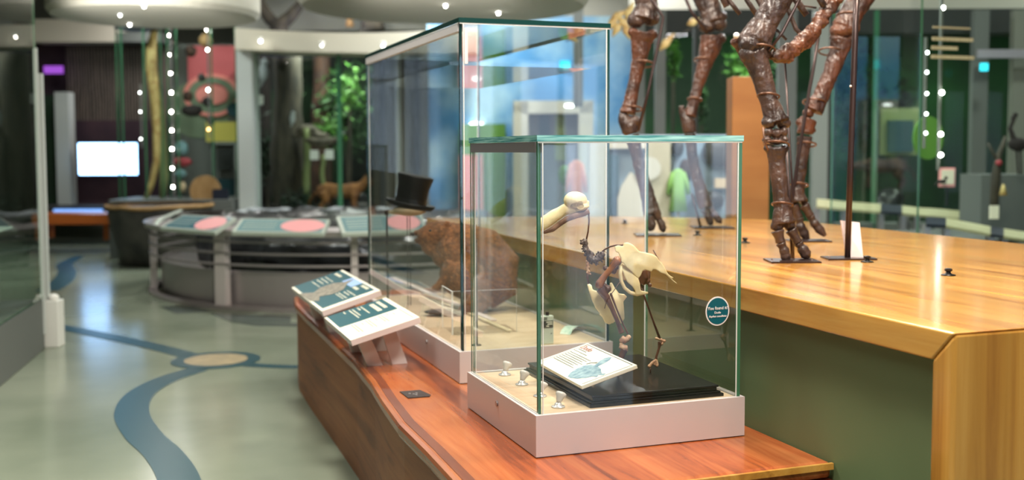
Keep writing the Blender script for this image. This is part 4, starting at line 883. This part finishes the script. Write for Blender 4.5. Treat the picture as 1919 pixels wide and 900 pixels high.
rows('title', 'txt', [(.05, .22, .80, .055), (.70, .86, .86, .06), (.66, .78, .74, .06)], word=.03, gap=.006)
rows('body_text', 'txt', [(.05, .3, .62, .02), (.05, .28, .54, .02), (.05, .26, .46, .02), (.05, .3, .36, .02), (.7, .92, .62, .02), (.7, .84, .56, .02), (.68, .9, .48, .02), (.68, .88, .43, .02)], word=.05)
fld('sky_print', 'sky', .38, .64, .74, .95, .0016)
MB().prism([P(u_, v_, .0024) for u_, v_ in ((.30, .0), (.62, .02), (.72, .12), (.60, .2), (.66, .4), (.64, .6), (.52, .74), (.44, .93), (.42, .74), (.34, .6), (.34, .35), (.42, .2))], N*.0005).build('bird_print', 'rockp', t)
legs(t, 4.62, 5.0, .775, .868, .583, .611)

# ------------------------------------------------------------------ glass cases
def show_case(name, label, x, y, wd, ln, h, hb, g='glass', e='edge', top='edgec', dark_strip='alud', tt=.016):
    t = thing(name, label, 'display case', (x+wd/2, y+ln/2, ZB)); x1, y1 = x+wd, y+ln; z0, z1 = ZB, ZB+h; zb = ZB+hb
    i = .010; th = .010
    b = MB(); r_ = .014
    b.box(x+.008, x1-.008, y+.008, y1-.008, z0, z0+.02)
    for a in ((x, x1, y, y+r_), (x, x1, y1-r_, y1), (x, x+r_, y+r_, y1-r_), (x1-r_, x1, y+r_, y1-r_)): b.box(*a, z0+.003, zb)
    b.build('base_frame', 'alu', t)
    MB().box(x+.02, x1-.02, y+.02, y1-.02, zb-.03, zb-.002).build('deck', 'ply', t)
    zg0, zg1 = zb-.01, z1-tt
    MB().box(x+i, x1-i-th, y+i, y+i+th, zg0, zg1, 0, (1, 1)).build('front_pane', [g, e], t)
    MB().box(x+i, x1-i, y1-i-th, y1-i, zg0, zg1, 0, (1, 1)).build('back_pane', [g, e], t)
    MB().box(x+i+.002, x+i+th+.002, y+i+th, y1-i-th, zg0, zg1, 0, (0, 1)).build('left_pane', [g, e], t)
    MB().box(x1-i-th, x1-i, y+i, y1-i-th, zg0, zg1, 0, (0, 1)).build('right_pane', [g, e], t)
    MB().box(x+i-.003, x1-i+.003, y+i-.003, y1-i+.003, z1-tt, z1, 0, (2, 1)).build('top_pane', [g, top], t)
    b = MB(); wb = .0025
    for a in ((x+i+th+.002, y+i-.001), (x1-i-th-wb-.001, y+i-.001), (x1-i-th-wb, y1-i-th-wb), (x+i+th, y1-i-th-wb)): b.box(a[0], a[0]+wb, a[1], a[1]+wb, zg0, zg1-.001)
    b.box(x+i, x1-i, y+i-.0008, y+i+.001, z1-tt-.004, z1-tt); b.box(x+i, x1-i, y+i-.0008, y+i, zb-.003, zb+.0)
    b.box(x+i-.002, x+i, y+i, y1-i, zb, zb+.003)
    b.build('bead', 'bead', t)
    MB().box(x+i-.002, x+i+.016, y+i+th+.004, y1-i-th, z1-tt-.028, z1-tt-.001).build('top_strip', dark_strip, t)
    c = Vector((x-.001, y+ln*.52 if ln < 1 else y+.42, ZB+hb*.68)); MB().lathe(c, [(.008, 0), (.008, .003), (.004, .0032)], 16, ax=(Vector((0, 1, 0)), ZV, Vector((-1, 0, 0)))).build('lock', 'steel', t)
    return t
dcase = show_case('glass_display_case', 'square glass case with the dodo skeleton, nearer of two', .974, 2.523, .617, .586, .829, .111)
bcase = show_case('glass_display_case', 'tall long glass case with the beaver and top hat', 1.049, 3.433, .57, 1.498, 1.233, .11, e='edged', top='edged', dark_strip='alu')
b = MB(); b.box(1.075, 1.087, 3.44, 3.4435, 1.54, 1.66); b.build('hinge_strip', 'alu', bcase)
MB().box(1.07, 1.61, 3.6, 4.9, 1.688-.14, 1.69-.13).build('light_baffle', 'glassb', bcase)

# sticker
sp = Vector((1.507, 2.531, .812)); t = thing('round_sticker', 'round teal sticker on the front glass of the dodo case', 'sticker', sp)
FX, FZ, FN = Vector((1, 0, 0)), ZV, Vector((0, -1, 0))
MB().lathe(sp, [(.001, 0), (.040, 0), (.040, .0006), (.001, .0006)], 48, ax=(FX*.92, FZ, FN)).build('border', 'stwhite', t)
MB().lathe(sp+FN*.0007, [(.001, 0), (.0362, 0), (.0362, .0004), (.001, .0004)], 48, ax=(FX*.92, FZ, FN)).build('disc', 'sticker', t); dsc = t.children[-1]
text_mesh('headline', 'You found it!', .0116, sp+FN*.0016+FZ*.008, FX, FZ, 'stwhite', dsc, bold=.0001)
text_mesh('common_name', 'Dodo', .0085, sp+FN*.0016-FZ*.004, FX, FZ, 'stwhite', dsc, bold=.00008)
text_mesh('latin_name', 'Raphus cucullatus', .0076, sp+FN*.0016-FZ*.014, FX, FZ, 'stwhite', dsc, shear=.3, bold=.00005)

# ------------------------------------------------------------------ inside the dodo case
ZD = ZB+.109
t = thing('black_base_board', 'black lacquered moulded board under the dodo skeleton', 'base board', (1.34, 2.8, ZD))
b = MB(); x0, x1, y0, y1 = 1.140, 1.545, 2.556, 3.06
for ins, za, zb_ in ((0, 0, .009), (.006, .009, .014), (.014, .014, .024), (.010, .024, .030)): b.box(x0+ins, x1-ins, y0+ins, y1-ins, ZD+za, ZD+zb_)
b.build('board', 'black', t, bevel=.002)
ZT = ZD+.030
t = thing('dodo_label', 'tilted cream label with blue dodo drawing inside the case', 'label card', (1.2, 2.75, ZT))
P, N, fld, rows = sheet(t, (1.128, 2.915, .628), (-.02, -1, -.004), (.15, .02, .042), .345, .168, .009, 'card', 'card')
text_mesh('title', 'Dodo', .03, P(.16, .85, .0016), P(1, 0)-P(0, 0), P(0, 1)-P(0, 0), 'inkred', t)
rows('body_text', 'ink', [(.08, .24, .75, .02), (.06, .34, .68, .014)]+[(.07, .52-.03*(i % 3), .60-.055*i, .014) for i in range(7)], word=.03, gap=.008)
b = MB()
for (u0, v0), (u1, v1) in (((.04, .95), (.96, .95)), ((.04, .05), (.04, .95)), ((.96, .05), (.96, .95))):
    if u0 == u1: b.prism([P(u0, v0, .001), P(u0+.004, v0, .001), P(u0+.004, v1, .001), P(u0, v1, .001)], N*.0004)
    else: b.prism([P(u0, v0, .001), P(u1, v0, .001), P(u1, v0+.012, .001), P(u0, v0+.012, .001)], N*.0004)
b.build('border_line', 'inkline', t)
def flat(name, pts, m='blue', h=.001): MB().prism([P(u_, v_, h) for u_, v_ in pts], N*.0005).build(name, m, t)
flat('dodo_drawing', [(.67, .04), (.61, .14), (.57, .28), (.555, .42), (.585, .52), (.64, .555), (.62, .63), (.585, .72), (.565, .82), (.58, .90), (.61, .91), (.65, .84), (.68, .72), (.69, .62), (.70, .57), (.78, .55), (.84, .50), (.90, .46), (.93, .50), (.95, .44), (.90, .40), (.93, .34), (.88, .30), (.86, .20), (.80, .10), (.73, .04)])
flat('bill_drawing', [(.60, .66), (.545, .58), (.53, .50), (.55, .50), (.565, .57), (.615, .62)], 'ink', .0012)
MB().prism([P(.5, .3, -.009), P(.9, .3, -.009), P(.9, .75, -.009), P(.5, .75, -.009)], (0, 0, -.02)).build('stand', 'glassb', t)
for px, py, lab in ((946, 702, 'small silver spotlight, farthest of four on the case deck'), (978, 720, 'small silver spotlight, second farthest on the case deck'), (1012, 742, 'small silver spotlight behind the glass corner edge'), (1046, 762, 'small silver spotlight, nearest of four on the case deck')):
    p = onz(px, py, ZD+.001); t = thing('spotlight', lab, 'spotlight', p)
    MB().lathe(p, [(.019, 0), (.018, .002), (.011, .003), (.010, .008), (.006, .012)], 20).build('base', 'lampb', t, True)
    ax_ = (Vector((.45, .25, .9))).normalized(); x_ = ax_.orthogonal().normalized(); y_ = ax_.cross(x_)
    MB().lathe(p+ZV*.010, [(.005, 0), (.008, .006), (.010, .014), (.0145, .022), (.0145, .028), (.011, .030)], 20, ax=(x_, y_, ax_)).build('head', 'lampw', t, True)

# dodo skeleton
dz = thing('dodo_skeleton', 'partial dodo skeleton with ivory skull, pelvis and breastbone', 'skeleton', onz(1195, 695, ZT))
DD = 3.08; K = DD/FPX
def dp_(pts, d=DD): return [at(x, y, d) for x, y in pts]
def carve(me, c, r, k=1.0):
    for v in me.vertices:
        q = (v.co-c).length
        if q < r: v.co += FW*math.sqrt(r*r-q*q)*k
b = MB(); b.ball(at(1078, 375, DD), (22*K, 18*K, 16.5*K), 20, 14); b.ball(at(1088, 387, DD), (14*K, 14*K, 9*K))
b.tube(dp_([(1074, 386), (1056, 393), (1040, 403), (1025, 414), (1013, 423), (1008, 430)]), [11*K, 10*K, 11*K, 12*K, 10.5*K, 5*K], 18, flat=.7)
b.tube(dp_([(1098, 385), (1086, 394), (1062, 400), (1040, 412)]), [4*K, 3.5*K, 3*K, 3*K], 10)
b.tube(dp_([(1101, 376), (1100, 388)]), [3*K, 4*K], 8)
def skull_post(me):
    carve(me, at(1088, 386, DD-.028), 9*K, .35); carve(me, at(1079, 387, DD-.03), 8.5*K, .35); carve(me, at(1098, 384, DD-.02), 3*K, .8); carve(me, at(1062, 389, DD-.016), 3.2*K, 1.2)
    for i in range(8): carve(me, at(1037+2.6*i, 408-2.6*i, DD-.018), 2.2*K, 1.1)
    for v in me.vertices: v.co += noise.noise_vector(v.co*45)*.0012
sk_ = b.build('skull', ['bone', 'boneo'], dz, remesh=.0016, post=skull_post, smooth_it=1)
for p_ in sk_.data.polygons:
    q_ = p_.center - at(1082, 386, DD-.03)
    if (q_.dot(RT)/(13*K))**2 + (q_.dot(UP)/(6.5*K))**2 < 1 and p_.center.dot(FW) < at(1078, 375, DD).dot(FW)+.004: p_.material_index = 1
b = MB(); b.tube(dp_([(1104, 395), (1095, 399), (1078, 404), (1062, 410), (1048, 420), (1035, 430), (1018, 436)], DD-.004), [5.5*K, 6*K, 6*K, 5.5*K, 5*K, 5*K, 3*K], 12, flat=.7); b.tube(dp_([(1100, 400), (1075, 406), (1050, 420)], DD+.03), [3*K, 3.5*K, 2*K], 8)
b.build('lower_jaw', 'jawb', dz, remesh=.002)
MB().tube(dp_([(1103, 396), (1104, 415), (1102, 435), (1098, 452)]), 1.5*K, 8).build('neck_wire', 'boneb', dz, True)
def vert_cluster(pts, r, n, name, m='boned'):
    b = MB(); b.tube(dp_(pts), 3*K, 8)
    for i in range(n):
        t_ = i/(n-1)*(len(pts)-1); j = min(int(t_), len(pts)-2); f_ = t_-j; x = pts[j][0]*(1-f_)+pts[j+1][0]*f_; y = pts[j][1]*(1-f_)+pts[j+1][1]*f_
        b.ball(at(x, y, DD), (r*.7*K, r*.7*K, r*.7*K), 8, 6, jit=.3)
        for q in range(3):
            a = random.uniform(0, 2*PI); b.tube([at(x, y, DD), at(x+math.cos(a)*r*1.15, y+math.sin(a)*r*1.1, DD+random.uniform(-.012, .012))], [2.3*K, 1.6*K], 6)
    b.build(name, m, dz, remesh=.0015)
vert_cluster([(1096, 452), (1097, 463), (1102, 473), (1107, 482)], 8, 8, 'vertebra'); vert_cluster([(1105, 484), (1115, 488), (1123, 483), (1128, 477)], 9, 10, 'vertebra')
vert_cluster([(1101, 492), (1101, 502), (1103, 512)], 4.2, 4, 'vertebra', 'bonep')
MB().tube(dp_([(1101, 510), (1101, 520), (1103, 532)]), 2*K, 8).build('rib_stub', 'boneb', dz, True)
MB().tube(dp_([(1124, 478), (1132, 468), (1143, 462), (1155, 459), (1172, 459)]), 1.6*K, 8).build('back_wire', 'boneb', dz, True)
MB().tube(dp_([(1132, 470), (1138, 474), (1143, 482)]), .5*K, 6).build('thin_wire', 'boneb', dz, True)
def blade(name, outline, th, dome, m='bone', d=DD, vox=.002, centre=None, dents=()):
    b = MB(); n = len(outline); A = [at(x, y, d) for x, y in outline]
    f = b.b.faces.new([b.b.verts.new(p) for p in A]); e = bmesh.ops.extrude_face_region(b.b, geom=[f]); bmesh.ops.translate(b.b, verts=[v for v in e['geom'] if isinstance(v, bmesh.types.BMVert)], vec=FW*th)
    cxx = sum(x for x, y in outline)/n; cyy = sum(y for x, y in outline)/n; cx_, cy_ = centre or (cxx, cyy); c = at(cx_, cy_, d)
    rm = max((p-c).length for p in A)
    def post(me):
        for v in me.vertices:
            q = v.co-c; rr = math.sqrt(q.dot(RT)**2+q.dot(UP)**2)/rm
            v.co -= FW*dome*(1-min(1, rr)**2); v.co += noise.noise_vector(v.co*35)*.002
        for dn in dents: carve(me, at(dn[0], dn[1], d-dome*.8), dn[2]*K, dn[3])
    return b.build(name, m, dz, remesh=vox, post=post, smooth_it=3)
z3 = lambda l: [(1080+x/4.735, 430+y/4.735) for x, y in l]
blade('pelvis', z3([(330, 150), (360, 138), (408, 148), (415, 118), (450, 110), (490, 132), (520, 160), (548, 190), (600, 198), (660, 210), (705, 240), (745, 285), (780, 335), (805, 385), (830, 408), (862, 425), (835, 428), (905, 485), (865, 465), (815, 425), (785, 395), (735, 382), (690, 350), (665, 345), (658, 368), (635, 362), (600, 350), (580, 362), (565, 400), (545, 430), (520, 415), (480, 370), (440, 330), (410, 300), (385, 285), (385, 250), (365, 200), (340, 195)]), .012, .035, centre=(1190, 490))
blade('ischium', z3([(400, 290), (440, 320), (500, 380), (545, 430), (560, 480), (568, 540), (600, 545), (636, 552), (632, 572), (580, 578), (520, 572), (518, 540), (490, 500), (450, 465), (428, 420), (410, 370), (385, 330)]), .008, .02, d=DD-.012)
MB().tube([at(x, y, DD-.02) for x, y in z3([(395, 320), (390, 390), (400, 460), (430, 520), (480, 560), (540, 575), (615, 562)])], [3.4*K, 3.6*K, 3.4*K, 3.2*K, 3.4*K, 3.8*K, 2.4*K], 12).build('pubis', 'bone', dz, True)
blade('breastbone', z3([(97, 485), (115, 476), (135, 492), (142, 530), (190, 545), (240, 570), (285, 560), (295, 470), (312, 463), (335, 515), (375, 565), (425, 568), (445, 590), (410, 632), (415, 700), (425, 790), (402, 838), (345, 815), (290, 842), (250, 822), (215, 750), (165, 690), (135, 625), (112, 555)]), .009, .035, d=DD+.035)
MB().tube([at(x, y, DD+.03) for x, y in z3([(210, 745), (260, 790), (330, 825)])], [2*K, 2.6*K, 2*K], 8).build('keel', 'bone', dz, True)
def dbone(name, pts, ws, heads=(), m='boneb', d=DD, vox=.0018):
    b = MB(); b.tube(dp_(pts, d), [w_/2*K for w_ in ws], 12)
    for x, y, r_ in heads: b.ball(at(x, y, d), r_*K, 12, 8, jit=.12)
    return b.build(name, m, dz, remesh=vox, smooth_it=1)
dbone('femur', [(1158, 487), (1146, 502), (1134, 516), (1123, 532)], [16, 11, 12, 16], ((1123, 533, 8), (1156, 488, 8)), 'femb', d=DD-.03)
b = MB()
for x, y, r_ in ((1134, 502, 5), (1141, 506, 6), (1150, 508, 6), (1155, 500, 6), (1160, 490, 6), (1148, 494, 5)): b.ball(at(x, y, DD+.005), r_*K, 8, 6, jit=.4)
b.build('shoulder_bone', 'boneb', dz, remesh=.002)
dbone('tibia', [(1124, 541), (1136, 556), (1147, 578), (1157, 602), (1165, 624)], [16, 14, 9, 8, 11], ((1127, 543, 7), (1139, 541, 7), (1133, 535, 5)), d=DD-.025)
dbone('fibula', [(1144, 549), (1156, 580), (1168, 608), (1177, 626)], [5, 3.6, 3.2, 4], d=DD-.02)
dbone('ankle', [(1164, 632), (1171, 638), (1177, 634)], [10, 13, 11], ((1178, 632, 5), (1165, 638, 5)), 'bonep', DD-.02)
dbone('ankle', [(1161, 648), (1169, 652), (1176, 652)], [9, 13, 10], ((1172, 656, 5), (1164, 645, 4)), 'bonep', DD-.02)
dbone('metatarsus', [(1170, 654), (1163, 672), (1157, 695)], [14, 11, 14], (), d=DD-.02)
dbone('thigh_bone', [(1204, 505), (1206, 520), (1202, 532)], [20, 20, 14], ((1214, 526, 5), (1198, 525, 6)), d=DD+.06)
dbone('second_femur', [(1216, 500), (1214, 518), (1210, 532)], [8, 10, 12], ((1218, 534, 4),), d=DD+.08)
MB().tube(dp_([(1200, 532), (1206, 552), (1222, 596), (1237, 636)], DD+.06), [2.4*K, 2*K, 1.8*K, 2.6*K], 8).build('second_tibia', 'boneb', dz, True)
MB().tube(dp_([(1224, 468), (1234, 486), (1250, 512)], DD+.02), 1.2*K, 8).build('tail_wire', 'boneb', dz, True)
MB().tube(dp_([(1163, 526), (1150, 545), (1137, 562), (1133, 578)], DD-.035), .7*K, 6).build('thin_wire', 'boneb', dz, True)
dF = depth(onz(1225, 690, ZT))
dbone('second_ankle', [(1230, 634), (1238, 636), (1245, 640)], [5, 6, 5], ((1230, 634, 3), (1245, 639, 3.2), (1240, 644, 3.6)), 'bonep', d=DD+.06, vox=.0015)
dbone('second_metatarsus', [(1237, 640), (1235, 652), (1230, 668), (1229, 678)], [9, 5, 4.6, 6.5], (), d=DD+.06, vox=.0015)
b = MB()
for pts, r_ in ((((1230, 674), (1222, 680), (1217, 686)), 3.0), (((1230, 674), (1226, 684)), 2.4), (((1230, 674), (1232, 684)), 2.8)): b.tube(dp_(pts, DD+.055), [r_*K*.8, r_*K, r_*K*1.1][:len(pts)], 8)
b.ball(at(1217, 686, DD+.055), 3.6*K); b.ball(at(1231, 685, DD+.055), 3.2*K); b.build('toe', 'bonep', dz, remesh=.0014)
pf = at(1219, 688, DD+.055); MB().tube([pf, Vector((pf.x, pf.y, ZT))], 1.1*K, 6).build('pin', 'wire', dz, True)
pf = at(1158, 690, DD-.02); MB().tube([pf, Vector((pf.x, pf.y, ZT))], 1.4*K, 6).build('pin', 'wire', dz, True)

# ------------------------------------------------------------------ inside the tall case
ZD2 = ZB+.108
t = thing('top_hat', 'black silk top hat tilted on a stand in the tall case', 'hat', at(770, 385, 4.75)); d = 4.75; k = d/FPX*1.06
up_ = (ZV*1.0 + RT*.2).normalized(); hc = at(769, 384, d); hx = up_.orthogonal().normalized(); hy = up_.cross(hx); hax = (hx, hy, up_)
cr = MB().lathe(hc, [(.001, 0), (28*k, 0), (27*k, 14*k), (28.5*k, 34*k), (32*k, 50*k), (32*k, 53*k), (29*k, 54*k), (.001, 54*k)], 40, ax=hax, cap=False).build('crown', 'blackf', t, True)
MB().lathe(hc, [(27*k, -2*k), (38*k, -4*k), (43*k, 1*k), (44*k, 5*k), (42*k, 5*k), (37*k, 0), (27*k, 3*k)], 40, ax=hax, cap=False).build('brim', 'blackf', t, True)
MB().lathe(hc, [(28.6*k, 1*k), (27.8*k, 12*k)], 40, ax=hax, cap=False).build('ribbon', 'blackm', cr, True)
t = thing('fur_pelt', 'cream felt form under the top hat on thin pins', 'felt form', at(760, 398, 4.72))
b = MB(); b.ball(at(768, 394, 4.72), (30*k, 26*k, 10*k)); b.ball(at(748, 397, 4.74), (20*k, 18*k, 5*k), jit=.1); b.build('form', 'furg', t, remesh=.006)
for px in (763, 768): MB().tube([at(px, 400, 4.72), Vector((at(px, 400, 4.72).x, at(px, 400, 4.72).y, ZD2))], .0018, 6).build('pin', 'rod', t, True)
p = at(725, 402, 4.9); t = thing('display_rod', 'dark upright rod with brown knob at the back of the tall case', 'rod', (p.x, p.y, ZD2))
MB().tube([(p.x, p.y, ZD2), p], .0045, 8).build('rod', 'rod', t, True); MB().tube([p, at(724, 394, 4.9)], [.009, .011], 10).build('knob', 'brownb', t, True)
q = onz(893, 647, ZD2); p = Vector((q.x, q.y, at(893, 448, depth(q)).z)); t = thing('display_rod', 'dark upright rod on a small foot near the tall case front', 'rod', q)
MB().tube([q, p], .005, 10).build('rod', 'rod', t, True); MB().lathe(q, [(.018, 0), (.016, .003), (.006, .004)], 20).build('foot', 'rod', t)
# beaver
d = 4.55; k = d/FPX; t = thing('beaver', 'brown stuffed beaver facing left inside the tall case', 'beaver', at(870, 585, d))
b = MB()
b.tube([at(905, 560, d), at(930, 535, d), at(930, 500, d), at(900, 468, d), at(865, 452, d), at(835, 440, d)], [26*k, 40*k, 46*k, 46*k, 36*k, 26*k], 18, flat=.85)
b.ball(at(885, 515, d), (62*k, 42*k, 48*k), 18, 12); b.ball(at(850, 470, d), (38*k, 34*k, 40*k), 16, 10)
b.ball(at(822, 436, d), (33*k, 24*k, 22*k), 16, 10); b.tube([at(815, 440, d), at(797, 443, d), at(784, 443, d)], [25*k, 20*k, 13*k], 14); b.ball(at(812, 462, d), (24*k, 18*k, 18*k), 12, 8); b.ball(at(840, 478, d), (32*k, 28*k, 26*k), 12, 8)
b.ball(at(779, 436, d), 5*k); b.ball(at(786, 450, d), (10*k, 8*k, 6*k))
for s_ in (-1, 1): b.ball(at(838, 419, d)+FW*s_*16*k, (6*k, 3*k, 6*k))
for s_ in (-1, 1):
    o_ = FW*s_*22*k; b.tube([at(848, 490, d)+o_, at(835, 520, d)+o_, at(822, 535, d)+o_], [15*k, 10*k, 7*k], 10); b.ball(at(818, 538, d)+o_, (10*k, 7*k, 5*k))
    b.tube([at(905, 550, d)+o_*1.2, at(885, 575, d)+o_*1.2, at(862, 584, d)+o_*1.2], [26*k, 18*k, 9*k], 10); b.ball(at(860, 586, d)+o_*1.2, (18*k, 9*k, 5*k))
def furry(me):
    for v in me.vertices: v.co += v.normal*(noise.noise(v.co*90)*.0015 + noise.noise(v.co*22)*.003)
bd = b.build('body', 'fur', t, remesh=.006, post=furry, smooth_it=2)
b = MB(); pl = [p_ for p_ in bd.data.polygons if p_.normal.dot(FW) < .35]
for q_ in range(9000):          # guard hairs lying back along the body
    p_ = random.choice(pl); c = p_.center.copy(); n_ = p_.normal
    lay = (RT*.8 - UP*.55 + Vector((random.uniform(-.3, .3), random.uniform(-.3, .3), random.uniform(-.3, .3)))); lay = (lay - n_*lay.dot(n_)).normalized()
    tip = c + lay*random.uniform(.012, .022) + n_*random.uniform(.002, .006); sd = lay.cross(n_)*.0009
    b.face([b.b.verts.new(c+sd), b.b.verts.new(c-sd), b.b.verts.new(tip)])
hr = b.build('fur', 'furh', bd, keep=True); hr['kind'] = 'stuff'
for s_ in (-1,): MB().ball(at(806, 432, d-.075), 2.6*k, 10, 8).build('eye', 'black', bd, True)
MB().ball(at(773, 438, d-.01), (4*k, 5*k, 3.5*k)).build('nose', 'dark', bd, True)
p = onz(832, 588, ZD2+.008)
t = thing('beaver_tail', 'flat dark paddle shaped tail lying on the case deck', 'tail', p)
MB().ball(p+ZV*.008, (38*4.4/FPX, .045, .011), 24, 10, ax=(RT, FH, ZV)).build('paddle', 'dark', t, True); MB().lathe(p+ZV*.018-RH*.01, [(.005, 0), (.004, .003)], 10).build('button', 'lampw', t)
# acrylic holder
t = thing('acrylic_holder', 'clear acrylic holder standing in front of the beaver', 'stand', (1.2, 3.7, ZD2))
a1_, a2_ = onz(848, 628, ZD2), onz(968, 622, ZD2); zt_ = at(905, 543, (depth(a1_)+depth(a2_))/2).z
u_ = (a2_-a1_).normalized(); n_ = Vector((-u_.y, u_.x, 0)); c = (a1_+a2_)/2; hl = (a2_-a1_).length/2
MB().obox(Vector((c.x, c.y, (ZD2+zt_)/2)), (u_, n_, ZV), (hl, .0032, (zt_-ZD2)/2), 0, (1, 1)).build('front_sheet', ['glassb', 'bead'], t)
MB().obox(Vector((a1_.x, a1_.y, (ZD2+zt_)/2))+n_*.09, (n_, u_, ZV), (.09, .003, (zt_-ZD2)/2), 0, (1, 1)).build('side_sheet', ['glassb', 'bead'], t)
MB().obox(Vector((c.x, c.y, ZD2+.002))+n_*.07, (u_, n_, ZV), (hl, .09, .002)).build('floor_sheet', 'glassb', t)
for i, (aq, bq, th, lab) in enumerate((((735, 520), (925, 600), .014, 'long pinkish strip of wood lying across the case deck'), ((800, 552), (955, 620), .010, 'thin pale strip of wood crossing the case deck'))):
    a, b_ = onz(*aq, ZD2+.006+.016*(1-i)), onz(*bq, ZD2+.006); u_ = (b_-a).normalized(); n_ = ZV.cross(u_).normalized()
    o = MB().obox((a+b_)/2, (u_, n_, u_.cross(n_)), ((b_-a).length/2, th, .003)).build('wood_strip', 'cardp' if i == 0 else 'furg'); tag(o, lab, 'strip')
# transmitter
p = onz(1026, 643, ZD2); dd = depth(p); k = dd/FPX
t = thing('pocket_transmitter', 'small pale box device with label and stub aerial in the tall case', 'device', p)
FXD = Vector((1, 0, 0)); c = onz(1026, 645, ZD2)+Vector((0, .012, 0)); hz = 26.5*k
MB().obox(c+ZV*hz, (FXD, Vector((0, 1, 0)), ZV), (13*k, .010, hz)).build('casing', 'device', t, bevel=.002)
dpl = MB().box(c.x-11*k, c.x+11.5*k, c.y-.0112, c.y-.0098, c.z+hz*1.16, c.z+hz*1.66).build('data_plate', 'inkline', t)
b = MB()
for x0, x1, z in ((-2, 10, 1.56), (0, 10, 1.42), (-2, 3, 1.28)): b.box(c.x+x0*k, c.x+x1*k, c.y-.0118, c.y-.0112, c.z+hz*z-.002, c.z+hz*z+.002)
b.build('plate_print', 'card', dpl)
text_mesh('lettering', 'LZE', .011, Vector((c.x-5*k, c.y-.0112, c.z+hz*1.82)), FXD, ZV, 'inkline', t, bold=.0002)
MB().box(c.x+7*k, c.x+9*k, c.y-.0112, c.y-.01, c.z+hz*.73, c.z+hz*.77).build('latch', 'inkline', t)
MB().lathe(c+ZV*hz*2+FXD*2*k, [(3.5*k, 0), (3.5*k, 6*k), (3.2*k, 7*k)], 14).build('aerial_base', 'rod', t)
MB().tube([c+ZV*hz*2-FXD*10*k, c+ZV*(hz*2+10*k)-FXD*10*k], 1.6*k, 8).build('switch', 'lampb', t)
# folded note
p = onz(1067, 630, ZD2); k = depth(p)/FPX
t = thing('folded_note', 'curled green banknote resting on the tall case deck', 'banknote', p)
def arch(a, b_, h, wv, n=10):
    L = [];
    for i in range(n+1):
        s_ = i/n; q = a.lerp(b_, s_)+ZV*h*math.sin(PI*s_**.7); L.append(q)
    b = MB()
    for i in range(n): b.prism([L[i], L[i+1], L[i+1]+wv, L[i]+wv], (0, 0, .0012))
    return b
a, b_ = onz(1049, 626, ZD2), onz(1082, 614, ZD2); arch(a, b_, .022, Vector((.03, -.03, 0))).build('curled_sheet', 'note', t)
MB().prism([a, b_, b_+Vector((.03, -.03, 0)), a+Vector((.03, -.03, 0))], (0, 0, .001)).build('lower_sheet', 'notec', t)

# ------------------------------------------------------------------ groups of repeats
GR = dict(downlight='round downlights in the pale ceiling and header', screw_cap='black screw caps on the wooden plinth', spotlight='small silver spotlights on the case deck',
 reading_panel='tilted panels around the round railing', light_strip='vertical strips of lights in the tall cases', reflected_stone='reflections built as stones on the low pale wall', plaque='small white plaques in the diorama',
 shrub='leafy plants in the dioramas', tree_trunk='tree trunks in and above the diorama', shelf_specimen='specimens stacked in the tall curved case', glass_display_case='glass display cases on the wooden bench',
 information_card='reading cards standing on the bench', label_rail='slanted label rails below the green dioramas', specimen_case='tall curved specimen cases', wood_strip='thin wood strips on the case deck',
 display_rod='dark rods in the tall case', oval_lamp='glowing lamps by the cream portal', mounted_bird='birds mounted in the diorama')
for o in S.objects:
    k = o.name.split('.')[0]
    if k in GR and o.parent is None and 'category' in o: o['group'] = GR[k]
